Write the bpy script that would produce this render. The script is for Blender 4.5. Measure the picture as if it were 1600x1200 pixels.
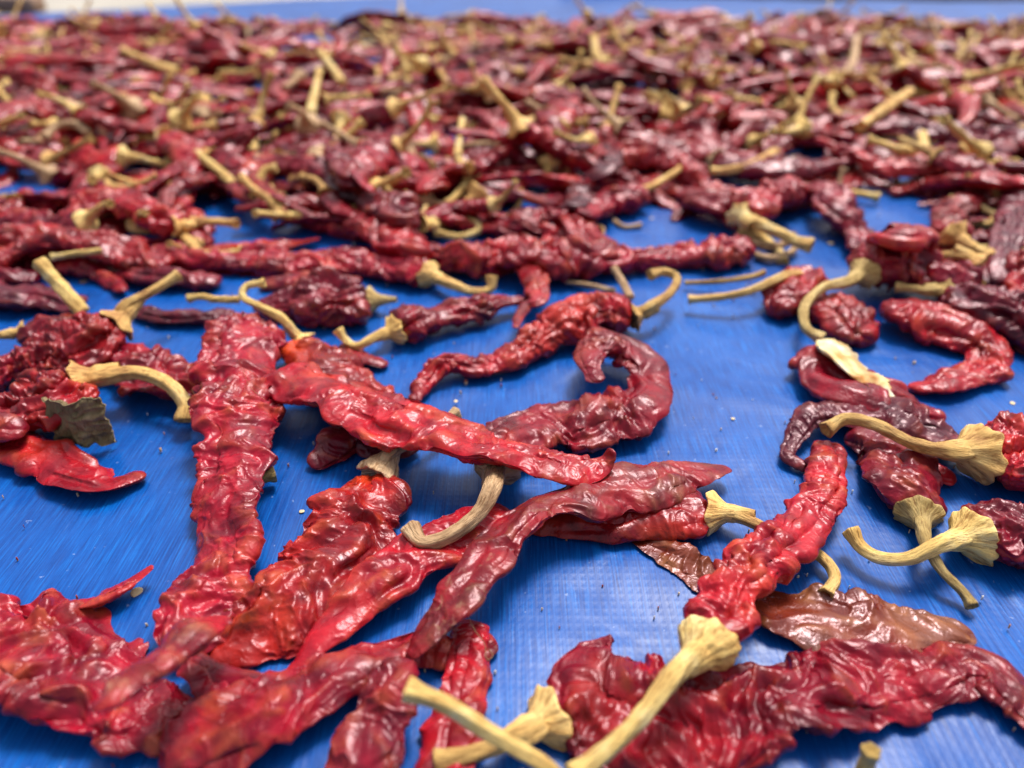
import bpy, math, random
import numpy as np
from mathutils import Vector, Matrix, Quaternion

random.seed(7)
rng = np.random.default_rng(11)
scene = bpy.context.scene
for o in list(bpy.data.objects):
    bpy.data.objects.remove(o, do_unlink=True)
COL = scene.collection

# ------------------------------------------------------------------ camera, world, sun, exposure
H = 0.170                      # lens height above the tarpaulin (m)
F = 1209.0                     # focal length for a 1600 px wide frame
PITCH = math.atan(765.0 / F)   # looking down
cam_d = bpy.data.cameras.new('camera')
cam_d.sensor_width = 36.0
cam_d.lens = 36.0 * F / 1600.0
cam_d.clip_start = 0.01
cam_d.clip_end = 200.0
cam_d.dof.use_dof = True
cam_d.dof.focus_distance = 0.240
cam_d.dof.aperture_fstop = 6.8
cam = bpy.data.objects.new('camera', cam_d)
cam.location = (0, 0, H)
cam.rotation_euler = (math.pi / 2 - PITCH, 0, 0)
COL.objects.link(cam)
scene.camera = cam

SUN_EL, SUN_AZ = math.radians(63), math.radians(26)     # azimuth measured from +Y towards +X
world = bpy.data.worlds.new("World")
scene.world = world
world.use_nodes = True
wn, wl = world.node_tree.nodes, world.node_tree.links
wn.clear()
sky = wn.new('ShaderNodeTexSky')
sky.sky_type = 'NISHITA'
sky.sun_disc = False
sky.sun_elevation = SUN_EL
sky.sun_rotation = SUN_AZ
sky.air_density = 1.0
sky.dust_density = 6.0
sky.ozone_density = 1.0
hs = wn.new('ShaderNodeHueSaturation')
hs.inputs['Saturation'].default_value = 0.5
bg = wn.new('ShaderNodeBackground')
bg.inputs['Strength'].default_value = 0.078
wo = wn.new('ShaderNodeOutputWorld')
wl.new(sky.outputs[0], hs.inputs['Color'])
wl.new(hs.outputs[0], bg.inputs[0])
wl.new(bg.outputs[0], wo.inputs[0])
sun_d = bpy.data.lights.new('sun', 'SUN')
sun_d.energy = 1.5
sun_d.angle = math.radians(16)
sun_d.color = (1.0, 0.965, 0.92)
sun = bpy.data.objects.new('sun', sun_d)
sdir = Vector((math.sin(SUN_AZ) * math.cos(SUN_EL), math.cos(SUN_AZ) * math.cos(SUN_EL), math.sin(SUN_EL)))
sun.rotation_euler = sdir.to_track_quat('Z', 'Y').to_euler()
sun.location = (0.5, 2, 3)
COL.objects.link(sun)
vs = scene.view_settings
vs.view_transform = 'Standard'
vs.look = 'None'
vs.exposure = 1.08
vs.gamma = 1.0
vs.use_curve_mapping = False
scene.render.engine = 'CYCLES'
scene.cycles.max_bounces = 6
scene.cycles.diffuse_bounces = 3
scene.cycles.glossy_bounces = 3
scene.cycles.transmission_bounces = 2

# ------------------------------------------------------------------ helpers: geometry of the view used to survey the table
CP, SP = math.cos(PITCH), math.sin(PITCH)
FWD = np.array([0, CP, -SP]); UPV = np.array([0, SP, CP]); RGT = np.array([1.0, 0, 0])
CAM = np.array([0, 0, H])


def at(x, y, z):
    """surveyed point (1600x1200 reading of the photograph) -> point in the world at height z (m)"""
    d = FWD + RGT * ((x - 800) / F) - UPV * ((y - 600) / F)
    if d[2] > -0.01:
        d[2] = -0.01
    t = (z - H) / d[2]
    return CAM + d * t


def depth_of(p):
    return float(np.dot(np.asarray(p) - CAM, FWD))


def project(p):
    v = np.asarray(p) - CAM
    dd = v @ FWD
    return 800 + F * (v @ RGT) / dd, 600 - F * (v @ UPV) / dd


# ------------------------------------------------------------------ helpers: noise
_P = rng.permutation(256).astype(np.int64)
_P = np.concatenate([_P, _P, _P])
_G = rng.normal(size=(256, 3))
_G /= np.linalg.norm(_G, axis=1)[:, None]


def noise3(p):
    """gradient noise, p (...,3) -> about -0.7..0.7"""
    p = np.asarray(p, dtype=np.float64)
    i = np.floor(p).astype(np.int64)
    f = p - i
    i &= 255
    u = f * f * f * (f * (f * 6 - 15) + 10)
    res = 0
    for dx in (0, 1):
        wx = u[..., 0] if dx else 1 - u[..., 0]
        a = _P[(i[..., 0] + dx) & 255]
        for dy in (0, 1):
            wy = u[..., 1] if dy else 1 - u[..., 1]
            b = _P[(a + i[..., 1] + dy) & 255]
            for dz in (0, 1):
                wz = u[..., 2] if dz else 1 - u[..., 2]
                g = _G[_P[(b + i[..., 2] + dz) & 255]]
                d = f - np.array([dx, dy, dz])
                res = res + wx * wy * wz * (g * d).sum(-1)
    return res


def ridged(p, eps=0.018):
    n = noise3(p)
    r = np.clip(1.0 - (np.sqrt(n * n + eps * eps) - eps) / 0.40, 0, 1)
    return r ** 2.2


def catmull(pts, n):
    """pts (m,k) -> n samples evenly spaced by arc length of the first three columns"""
    pts = np.asarray(pts, float)
    if len(pts) == 2:
        pts = np.vstack([pts[0], (pts[0] + pts[1]) / 2, pts[1]])
    q = np.vstack([2 * pts[0] - pts[1], pts, 2 * pts[-1] - pts[-2]])
    out = []
    for i in range(1, len(q) - 2):
        t = np.linspace(0, 1, 24, endpoint=False)[:, None]
        p0, p1, p2, p3 = q[i - 1], q[i], q[i + 1], q[i + 2]
        out.append(0.5 * ((2 * p1) + (-p0 + p2) * t + (2 * p0 - 5 * p1 + 4 * p2 - p3) * t ** 2 + (-p0 + 3 * p1 - 3 * p2 + p3) * t ** 3))
    out = np.vstack(out + [pts[-1:]])
    L = np.concatenate([[0], np.cumsum(np.linalg.norm(np.diff(out[:, :3], axis=0), axis=1))])
    s = np.linspace(0, L[-1], n)
    return np.stack([np.interp(s, L, out[:, c]) for c in range(out.shape[1])], 1), L[-1]


def unit(v):
    return v / np.maximum(np.linalg.norm(v, axis=-1, keepdims=True), 1e-9)


# ------------------------------------------------------------------ helpers: meshes and objects
def grid_faces(nu, nv, closed_v=True):
    i = np.arange(nu - 1)[:, None]
    j = np.arange(nv if closed_v else nv - 1)[None, :]
    j2 = (j + 1) % nv
    f = np.stack(np.broadcast_arrays(i * nv + j, i * nv + j2, (i + 1) * nv + j2, (i + 1) * nv + j), -1)
    return f.reshape(-1, 4)


def mesh_from(name, V, Fq, attrs=None):
    me = bpy.data.meshes.new(name)
    n, m = len(V), len(Fq)
    me.vertices.add(n)
    me.vertices.foreach_set('co', np.asarray(V, np.float32).ravel())
    me.loops.add(m * 4)
    me.loops.foreach_set('vertex_index', np.asarray(Fq, np.int32).ravel())
    me.polygons.add(m)
    me.polygons.foreach_set('loop_start', np.arange(0, m * 4, 4, dtype=np.int32))
    me.polygons.foreach_set('use_smooth', np.ones(m, bool))
    for k, a in (attrs or {}).items():
        at_ = me.attributes.new(k, 'FLOAT', 'POINT')
        at_.data.foreach_set('value', np.asarray(a, np.float32).ravel())
    me.update(calc_edges=True)
    return me


def link(name, me, mat=None, parent=None, loc=None):
    o = bpy.data.objects.new(name, me)
    COL.objects.link(o)
    if mat is not None:
        if len(me.materials) == 0:
            me.materials.append(mat)
        o.material_slots[0].link = 'OBJECT'
        o.material_slots[0].material = mat
    if parent is not None:
        o.parent = parent
    if loc is not None:
        o.location = loc
    return o


def tag(o, label=None, cat=None, group=None, kind=None):
    if label: o['label'] = label
    if cat: o['category'] = cat
    if group: o['group'] = group
    if kind: o['kind'] = kind
    return o


# ------------------------------------------------------------------ materials
def nodes_of(name):
    m = bpy.data.materials.new(name)
    m.use_nodes = True
    nt = m.node_tree
    return m, nt, nt.nodes, nt.links, nt.nodes['Principled BSDF']


def N(nt, typ, **kw):
    n = nt.nodes.new(typ)
    for k, v in kw.items():
        if k.startswith('i_'):
            key = k[2:].replace('_', ' ')
            n.inputs[key].default_value = v
        else:
            setattr(n, k, v)
    return n


def ramp(nt, stops):
    r = nt.nodes.new('ShaderNodeValToRGB')
    e = r.color_ramp.elements
    e[0].position, e[0].color = stops[0][0], (*stops[0][1], 1) if len(stops[0][1]) == 3 else stops[0][1]
    e[1].position, e[1].color = stops[-1][0], (*stops[-1][1], 1)
    for p, c in stops[1:-1]:
        x = e.new(p); x.color = (*c, 1)
    return r


def mixc(nt, fac, a, b, mode='MIX'):
    m = nt.nodes.new('ShaderNodeMix')
    m.data_type = 'RGBA'; m.blend_type = mode
    for s, v in ((0, fac), (6, a), (7, b)):
        if hasattr(v, 'is_output'):
            nt.links.new(v, m.inputs[s])
        else:
            m.inputs[s].default_value = (*v, 1) if s else v
    return m.outputs[2]


def skin_material(name, lo, hi, patch, patch_amt=0.35, rough=0.32, dust=0.0, crest=(0.50, 0.10, 0.035), crest_amt=0.5, scale=1.0, endpatch=None):
    m, nt, nd, lk, bs = nodes_of(name)
    tc = N(nt, 'ShaderNodeTexCoord')
    oi = N(nt, 'ShaderNodeObjectInfo')
    add = N(nt, 'ShaderNodeVectorMath', operation='ADD')
    sc = N(nt, 'ShaderNodeVectorMath', operation='SCALE'); sc.inputs['Scale'].default_value = 3.7
    comb = N(nt, 'ShaderNodeCombineXYZ')
    for k in range(3): lk.new(oi.outputs['Random'], comb.inputs[k])
    lk.new(comb.outputs[0], sc.inputs[0])
    lk.new(tc.outputs['Object'], add.inputs[0]); lk.new(sc.outputs[0], add.inputs[1])
    P = add.outputs[0]
    def noi(s, det=3, rgh=0.55, dist=0.0, typ='FBM'):
        n = N(nt, 'ShaderNodeTexNoise', noise_type=typ)
        n.inputs['Scale'].default_value = s; n.inputs['Detail'].default_value = det
        n.inputs['Roughness'].default_value = rgh; n.inputs['Distortion'].default_value = dist
        lk.new(P, n.inputs['Vector'])
        return n.outputs['Fac']
    r1 = ramp(nt, [(0.36, lo), (0.64, hi)])
    lk.new(noi(70 * scale, 3, 0.6, 0.6), r1.inputs[0])
    r2 = ramp(nt, [(0.52, (0, 0, 0)), (0.72, (1, 1, 1))])
    lk.new(noi(38 * scale, 2, 0.5, 0.8), r2.inputs[0])
    ala = N(nt, 'ShaderNodeAttribute', attribute_name='along')
    am = N(nt, 'ShaderNodeMapRange'); am.inputs['To Min'].default_value = min(1.0, patch_amt * 1.7); am.inputs['To Max'].default_value = patch_amt * 0.25 if endpatch is None else endpatch
    if endpatch: am.inputs['From Min'].default_value = 0.5; am.inputs['To Min'].default_value = 0.25
    lk.new(ala.outputs['Fac'], am.inputs['Value'])
    mul = N(nt, 'ShaderNodeMath', operation='MULTIPLY'); lk.new(am.outputs[0], mul.inputs[1])
    lk.new(r2.outputs[0], mul.inputs[0])
    c = mixc(nt, mul.outputs[0], r1.outputs[0], patch)
    # darker, more purple blotches where the skin dried over itself
    r3 = ramp(nt, [(0.40, (0.34, 0.34, 0.62)), (0.56, (1.0, 1.0, 1.0))])
    lk.new(noi(52 * scale, 3, 0.6, 1.4), r3.inputs[0])
    c = mixc(nt, 0.6, c, r3.outputs[0], 'MULTIPLY')
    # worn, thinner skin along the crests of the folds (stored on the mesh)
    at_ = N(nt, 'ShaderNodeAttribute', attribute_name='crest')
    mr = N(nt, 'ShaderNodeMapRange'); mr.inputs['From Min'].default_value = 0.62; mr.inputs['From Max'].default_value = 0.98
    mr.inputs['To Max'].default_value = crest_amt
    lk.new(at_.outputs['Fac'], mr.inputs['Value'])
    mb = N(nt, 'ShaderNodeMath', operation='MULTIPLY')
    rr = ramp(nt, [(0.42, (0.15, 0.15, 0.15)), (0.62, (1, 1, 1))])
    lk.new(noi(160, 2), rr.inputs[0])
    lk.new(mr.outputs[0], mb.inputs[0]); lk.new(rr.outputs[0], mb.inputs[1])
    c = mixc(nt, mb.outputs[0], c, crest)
    # speckle and dust
    sp = ramp(nt, [(0.70, (0, 0, 0)), (0.78, (1, 1, 1))])
    lk.new(noi(900, 2, 0.6), sp.inputs[0])
    ms = N(nt, 'ShaderNodeMath', operation='MULTIPLY'); ms.inputs[1].default_value = 0.12 + dust * 0.5
    lk.new(sp.outputs[0], ms.inputs[0])
    c = mixc(nt, ms.outputs[0], c, (0.55, 0.30, 0.20))
    if dust > 0:
        du = ramp(nt, [(0.55, (0, 0, 0)), (0.63, (1, 1, 1))])
        lk.new(noi(120, 4, 0.7, 1.5), du.inputs[0])
        dm_ = N(nt, 'ShaderNodeMapRange'); dm_.inputs['From Max'].default_value = 0.75; dm_.inputs['To Min'].default_value = dust * 2.2; dm_.inputs['To Max'].default_value = dust * 0.1
        lk.new(ala.outputs['Fac'], dm_.inputs['Value'])
        md = N(nt, 'ShaderNodeMath', operation='MULTIPLY'); lk.new(dm_.outputs[0], md.inputs[1])
        lk.new(du.outputs[0], md.inputs[0])
        c = mixc(nt, md.outputs[0], c, (0.42, 0.25, 0.15))
    hsv = N(nt, 'ShaderNodeHueSaturation')
    mrv = N(nt, 'ShaderNodeMapRange'); mrv.inputs['To Min'].default_value = 0.75; mrv.inputs['To Max'].default_value = 1.25
    lk.new(oi.outputs['Random'], mrv.inputs['Value']); lk.new(mrv.outputs[0], hsv.inputs['Value'])
    lk.new(c, hsv.inputs['Color'])
    lk.new(hsv.outputs[0], bs.inputs['Base Color'])
    rgh = N(nt, 'ShaderNodeMapRange'); rgh.inputs['To Min'].default_value = rough - 0.14; rgh.inputs['To Max'].default_value = rough + 0.10 + dust * 0.2
    lk.new(noi(90, 3), rgh.inputs['Value']); lk.new(rgh.outputs[0], bs.inputs['Roughness'])
    bs.inputs['Specular IOR Level'].default_value = 0.48
    bs.inputs['Specular Tint'].default_value = (1.0, 0.72, 0.77, 1)
    # fine creases
    b1 = N(nt, 'ShaderNodeBump'); b1.inputs['Strength'].default_value = 0.42; b1.inputs['Distance'].default_value = 0.0006
    lk.new(noi(210, 2.0, 0.5, 1.6, 'RIDGED_MULTIFRACTAL'), b1.inputs['Height'])
    b0 = N(nt, 'ShaderNodeBump'); b0.inputs['Strength'].default_value = 0.45; b0.inputs['Distance'].default_value = 0.0003
    lk.new(noi(480, 2.0, 0.5, 1.2, 'RIDGED_MULTIFRACTAL'), b0.inputs['Height']); lk.new(b1.outputs[0], b0.inputs['Normal'])
    b2 = N(nt, 'ShaderNodeBump'); b2.inputs['Strength'].default_value = 0.22; b2.inputs['Distance'].default_value = 0.00015
    lk.new(noi(1400, 3, 0.6), b2.inputs['Height']); lk.new(b0.outputs[0], b2.inputs['Normal'])
    lk.new(b2.outputs[0], bs.inputs['Normal'])
    return m


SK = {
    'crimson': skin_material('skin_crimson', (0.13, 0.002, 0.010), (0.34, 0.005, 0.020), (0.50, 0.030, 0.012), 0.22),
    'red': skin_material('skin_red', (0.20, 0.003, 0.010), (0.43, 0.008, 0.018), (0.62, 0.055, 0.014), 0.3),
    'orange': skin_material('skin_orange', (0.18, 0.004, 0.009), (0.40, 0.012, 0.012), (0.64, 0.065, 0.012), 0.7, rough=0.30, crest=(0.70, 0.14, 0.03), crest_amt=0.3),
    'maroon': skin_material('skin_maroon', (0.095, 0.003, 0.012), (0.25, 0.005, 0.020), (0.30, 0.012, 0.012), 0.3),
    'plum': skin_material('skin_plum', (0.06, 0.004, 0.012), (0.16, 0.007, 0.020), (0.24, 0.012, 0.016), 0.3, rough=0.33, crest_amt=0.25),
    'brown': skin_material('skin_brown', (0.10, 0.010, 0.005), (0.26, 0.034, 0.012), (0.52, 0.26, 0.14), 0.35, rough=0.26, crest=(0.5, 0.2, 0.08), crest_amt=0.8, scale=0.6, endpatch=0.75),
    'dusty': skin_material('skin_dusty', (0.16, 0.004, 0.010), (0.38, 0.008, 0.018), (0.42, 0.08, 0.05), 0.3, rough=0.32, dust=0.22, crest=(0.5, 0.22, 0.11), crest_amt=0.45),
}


def straw_material(name, a, b, c_, rough=0.62):
    m, nt, nd, lk, bs = nodes_of(name)
    tc = N(nt, 'ShaderNodeTexCoord')
    oi = N(nt, 'ShaderNodeObjectInfo')
    n1 = N(nt, 'ShaderNodeTexNoise'); n1.inputs['Scale'].default_value = 85; n1.inputs['Detail'].default_value = 5
    lk.new(tc.outputs['Object'], n1.inputs['Vector'])
    r = ramp(nt, [(0.32, a), (0.52, b), (0.72, c_)])
    lk.new(n1.outputs['Fac'], r.inputs[0])
    # fibres along the stem
    fu = N(nt, 'ShaderNodeAttribute', attribute_name='fibre')
    fl = N(nt, 'ShaderNodeAttribute', attribute_name='along')
    cx = N(nt, 'ShaderNodeCombineXYZ')
    m1 = N(nt, 'ShaderNodeMath', operation='MULTIPLY'); m1.inputs[1].default_value = 260
    lk.new(fl.outputs['Fac'], m1.inputs[0])
    m2 = N(nt, 'ShaderNodeMath', operation='MULTIPLY'); m2.inputs[1].default_value = 5.5
    lk.new(fu.outputs['Fac'], m2.inputs[0])
    lk.new(m2.outputs[0], cx.inputs[0]); lk.new(m1.outputs[0], cx.inputs[1]); lk.new(oi.outputs['Random'], cx.inputs[2])
    n2 = N(nt, 'ShaderNodeTexNoise'); n2.inputs['Scale'].default_value = 1.0; n2.inputs['Detail'].default_value = 4; n2.inputs['Roughness'].default_value = 0.65
    lk.new(cx.outputs[0], n2.inputs['Vector'])
    r2 = ramp(nt, [(0.36, (0.38, 0.22, 0.10)), (0.50, (1, 1, 1))])
    lk.new(n2.outputs['Fac'], r2.inputs[0])
    c = mixc(nt, 0.75, r.outputs[0], r2.outputs[0], 'MULTIPLY')
    hsv = N(nt, 'ShaderNodeHueSaturation')
    mr = N(nt, 'ShaderNodeMapRange'); mr.inputs['To Min'].default_value = 0.88; mr.inputs['To Max'].default_value = 1.22
    lk.new(oi.outputs['Random'], mr.inputs['Value']); lk.new(mr.outputs[0], hsv.inputs['Value']); lk.new(c, hsv.inputs['Color'])
    lk.new(hsv.outputs[0], bs.inputs['Base Color'])
    bs.inputs['Roughness'].default_value = rough
    bs.inputs['Specular IOR Level'].default_value = 0.35
    b = N(nt, 'ShaderNodeBump'); b.inputs['Strength'].default_value = 1.0; b.inputs['Distance'].default_value = 0.0010
    lk.new(n2.outputs['Fac'], b.inputs['Height'])
    b2 = N(nt, 'ShaderNodeBump'); b2.inputs['Strength'].default_value = 0.4; b2.inputs['Distance'].default_value = 0.0003
    n3 = N(nt, 'ShaderNodeTexNoise'); n3.inputs['Scale'].default_value = 700; n3.inputs['Detail'].default_value = 3
    lk.new(tc.outputs['Object'], n3.inputs['Vector']); lk.new(n3.outputs['Fac'], b2.inputs['Height']); lk.new(b.outputs[0], b2.inputs['Normal'])
    lk.new(b2.outputs[0], bs.inputs['Normal'])
    return m


ST = {
    'straw': straw_material('straw', (0.50, 0.25, 0.08), (0.80, 0.50, 0.16), (0.86, 0.64, 0.27)),
    'pale': straw_material('straw_pale', (0.62, 0.36, 0.10), (0.86, 0.60, 0.20), (0.90, 0.73, 0.36)),
    'tan': straw_material('straw_tan', (0.40, 0.24, 0.12), (0.60, 0.39, 0.21), (0.72, 0.52, 0.31)),
    'olive': straw_material('straw_olive', (0.40, 0.26, 0.08), (0.58, 0.41, 0.15), (0.72, 0.54, 0.24)),
    'bark': straw_material('straw_bark', (0.26, 0.19, 0.09), (0.42, 0.32, 0.16), (0.58, 0.45, 0.25)),
    'flesh': straw_material('dry_flesh', (0.75, 0.30, 0.05), (0.86, 0.70, 0.34), (0.88, 0.84, 0.68), 0.5),
}


# ------------------------------------------------------------------ the tarpaulin and the ground
def tarp_material():
    m, nt, nd, lk, bs = nodes_of('blue_tarpaulin')
    tc = N(nt, 'ShaderNodeTexCoord')
    def noi(scale3, det=3, rgh=0.55, dist=0.0, s=1.0):
        mp = N(nt, 'ShaderNodeMapping'); mp.inputs['Scale'].default_value = scale3
        lk.new(tc.outputs['Object'], mp.inputs['Vector'])
        n = N(nt, 'ShaderNodeTexNoise'); n.inputs['Scale'].default_value = s; n.inputs['Detail'].default_value = det
        n.inputs['Roughness'].default_value = rgh; n.inputs['Distortion'].default_value = dist
        lk.new(mp.outputs[0], n.inputs['Vector'])
        return n.outputs['Fac']
    streak = noi((1900, 55, 55), 3, 0.7)
    streak2 = noi((520, 14, 14), 3, 0.6)
    cloud = noi((14, 10, 10), 4, 0.6, 0.8)
    r = ramp(nt, [(0.30, (0.0003, 0.040, 0.22)), (0.52, (0.0003, 0.078, 0.37)), (0.74, (0.001, 0.155, 0.56))])
    lk.new(streak, r.inputs[0])
    r2 = ramp(nt, [(0.30, (0.6, 0.66, 0.74)), (0.70, (1.25, 1.3, 1.2))])
    lk.new(cloud, r2.inputs[0])
    c = mixc(nt, 0.8, r.outputs[0], r2.outputs[0], 'MULTIPLY')
    # pale scuffs where the film is scratched
    sc = ramp(nt, [(0.69, (0, 0, 0)), (0.80, (1, 1, 1))])
    lk.new(noi((900, 40, 40), 3, 0.75, 0.3), sc.inputs[0])
    sm = N(nt, 'ShaderNodeMath', operation='MULTIPLY'); lk.new(sc.outputs[0], sm.inputs[0]); lk.new(cloud, sm.inputs[1])
    c = mixc(nt, sm.outputs[0], c, (0.10, 0.27, 0.66))
    du = ramp(nt, [(0.715, (0, 0, 0)), (0.76, (1, 1, 1))])
    lk.new(noi((420, 420, 420), 2, 0.5), du.inputs[0])
    dm = N(nt, 'ShaderNodeMath', operation='MULTIPLY'); dm.inputs[1].default_value = 0.5; lk.new(du.outputs[0], dm.inputs[0])
    c = mixc(nt, dm.outputs[0], c, (0.28, 0.36, 0.58))
    lk.new(c, bs.inputs['Base Color'])
    rg = N(nt, 'ShaderNodeMapRange'); rg.inputs['To Min'].default_value = 0.24; rg.inputs['To Max'].default_value = 0.42
    lk.new(streak2, rg.inputs['Value']); lk.new(rg.outputs[0], bs.inputs['Roughness'])
    bs.inputs['Specular IOR Level'].default_value = 0.36
    b1 = N(nt, 'ShaderNodeBump'); b1.inputs['Strength'].default_value = 0.2; b1.inputs['Distance'].default_value = 0.00014
    lk.new(streak, b1.inputs['Height'])
    b2 = N(nt, 'ShaderNodeBump'); b2.inputs['Strength'].default_value = 0.16; b2.inputs['Distance'].default_value = 0.0005
    lk.new(streak2, b2.inputs['Height']); lk.new(b1.outputs[0], b2.inputs['Normal'])
    b3 = N(nt, 'ShaderNodeBump'); b3.inputs['Strength'].default_value = 0.45; b3.inputs['Distance'].default_value = 0.005
    lk.new(noi((24, 20, 20), 3, 0.5, 0.4), b3.inputs['Height']); lk.new(b2.outputs[0], b3.inputs['Normal'])
    # sharp little creases pressed into the film
    mpc = N(nt, 'ShaderNodeMapping'); mpc.inputs['Scale'].default_value = (16, 26, 20); mpc.inputs['Rotation'].default_value = (0, 0, 0.5)
    lk.new(tc.outputs['Object'], mpc.inputs['Vector'])
    nc = N(nt, 'ShaderNodeTexNoise', noise_type='RIDGED_MULTIFRACTAL'); nc.inputs['Scale'].default_value = 1.0; nc.inputs['Detail'].default_value = 3; nc.inputs['Distortion'].default_value = 0.5
    lk.new(mpc.outputs[0], nc.inputs['Vector'])
    b4 = N(nt, 'ShaderNodeBump'); b4.inputs['Strength'].default_value = 0.5; b4.inputs['Distance'].default_value = 0.0016
    lk.new(nc.outputs['Fac'], b4.inputs['Height']); lk.new(b3.outputs[0], b4.inputs['Normal'])
    # woven tapes under the film
    wv = N(nt, 'ShaderNodeTexWave', wave_type='BANDS', bands_direction='X'); wv.inputs['Scale'].default_value = 120
    wv2 = N(nt, 'ShaderNodeTexWave', wave_type='BANDS', bands_direction='Y'); wv2.inputs['Scale'].default_value = 120
    for w_ in (wv, wv2):
        w_.inputs['Distortion'].default_value = 0.6; lk.new(tc.outputs['Object'], w_.inputs['Vector'])
    wm = N(nt, 'ShaderNodeMath', operation='MAXIMUM'); lk.new(wv.outputs['Fac'], wm.inputs[0]); lk.new(wv2.outputs['Fac'], wm.inputs[1])
    b5 = N(nt, 'ShaderNodeBump'); b5.inputs['Strength'].default_value = 0.14; b5.inputs['Distance'].default_value = 0.00015
    lk.new(wm.outputs[0], b5.inputs['Height']); lk.new(b4.outputs[0], b5.inputs['Normal'])
    lk.new(b5.outputs[0], bs.inputs['Normal'])
    return m


def tarp():
    nx, ny = 420, 420
    gx = np.linspace(-1, 1, nx)
    gx = 1.9 * (0.35 * gx + 0.65 * gx ** 3)
    gy = -0.15 + 2.15 * np.linspace(0, 1, ny) ** 1.6
    X, Y = np.meshgrid(gx, gy, indexing='ij')
    # far hem: dips nearer on the left, runs slightly uneven
    hem = np.interp(X, [-2, -0.85, -0.47, -0.2, 0.2, 0.6, 2], [1.40, 1.42, 1.62, 1.74, 1.72, 1.63, 1.60]) + 0.006 * np.sin(X * 11)
    Y = np.where(Y > hem, hem, Y)
    q = np.stack([X, Y, np.zeros_like(X)], -1)
    Z = 0.0016 * noise3(q * [9, 6, 1] + 3.1) + 0.0007 * ridged(q * [16, 9, 1] + 8.0)
    Z += 0.0011 * ridged(q @ np.array([[0.94, 0.34, 0], [-0.34, 0.94, 0], [0, 0, 1]]) * [3.2, 14, 1] + 1.7)
    Z += 0.00018 * noise3(q * [60, 40, 1])
    V = np.stack([X, Y, Z - 0.0012], -1).reshape(-1, 3)
    me = mesh_from('tarpaulin', V, grid_faces(nx, ny, False)[:, ::-1])
    o = link('tarpaulin', me, tarp_material())
    tag(o, 'glossy blue plastic tarpaulin spread under all the drying chilies', 'tarpaulin')
    return o


def ground():
    m, nt, nd, lk, bs = nodes_of('pale_concrete')
    tc = N(nt, 'ShaderNodeTexCoord')
    n = N(nt, 'ShaderNodeTexNoise'); n.inputs['Scale'].default_value = 3; n.inputs['Detail'].default_value = 8
    lk.new(tc.outputs['Object'], n.inputs['Vector'])
    r = ramp(nt, [(0.3, (0.34, 0.31, 0.27)), (0.7, (0.50, 0.46, 0.39))])
    lk.new(n.outputs['Fac'], r.inputs[0]); lk.new(r.outputs[0], bs.inputs['Base Color'])
    bs.inputs['Roughness'].default_value = 0.9
    b = N(nt, 'ShaderNodeBump'); b.inputs['Distance'].default_value = 0.002; lk.new(n.outputs['Fac'], b.inputs['Height']); lk.new(b.outputs[0], bs.inputs['Normal'])
    V = [(-60, -60, -0.02), (60, -60, -0.02), (60, 60, -0.02), (-60, 60, -0.02)]
    o = link('ground', mesh_from('ground', V, [(0, 1, 2, 3)]), m)
    tag(o, 'pale concrete ground beyond the tarpaulin', kind='structure')


def box_mesh(name, sx, sy, sz, nx=24):
    """a plank: sawn box with slightly wavering faces and eased edges"""
    u = np.linspace(-0.5, 0.5, nx)
    prof = np.array([(-.5, -.42), (-.47, -.5), (.47, -.5), (.5, -.42), (.5, .42), (.47, .5), (-.47, .5), (-.5, .42)])
    V = []
    for a in u:
        w = 1 + 0.03 * math.sin(a * 9)
        for p in prof:
            V.append((a * sx, p[0] * sy * w, p[1] * sz))
    Fq = grid_faces(nx, 8).tolist()
    V = np.array(V)
    n0 = len(V)
    V = np.vstack([V, [(-0.5 * sx, 0, 0), (0.5 * sx, 0, 0)]])
    for j in range(0, 8, 2):
        Fq.append((n0, (j + 2) % 8, j + 1, j))
        b = (nx - 1) * 8
        Fq.append((n0 + 1, b + j, b + j + 1, b + (j + 2) % 8))
    return mesh_from(name, V, Fq)


def wood_material(name, a, b):
    m, nt, nd, lk, bs = nodes_of(name)
    tc = N(nt, 'ShaderNodeTexCoord')
    mp = N(nt, 'ShaderNodeMapping'); mp.inputs['Scale'].default_value = (3, 60, 60)
    lk.new(tc.outputs['Object'], mp.inputs['Vector'])
    n = N(nt, 'ShaderNodeTexNoise'); n.inputs['Scale'].default_value = 1; n.inputs['Detail'].default_value = 5
    lk.new(mp.outputs[0], n.inputs['Vector'])
    r = ramp(nt, [(0.3, a), (0.7, b)]); lk.new(n.outputs['Fac'], r.inputs[0]); lk.new(r.outputs[0], bs.inputs['Base Color'])
    bs.inputs['Roughness'].default_value = 0.75
    return m


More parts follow.
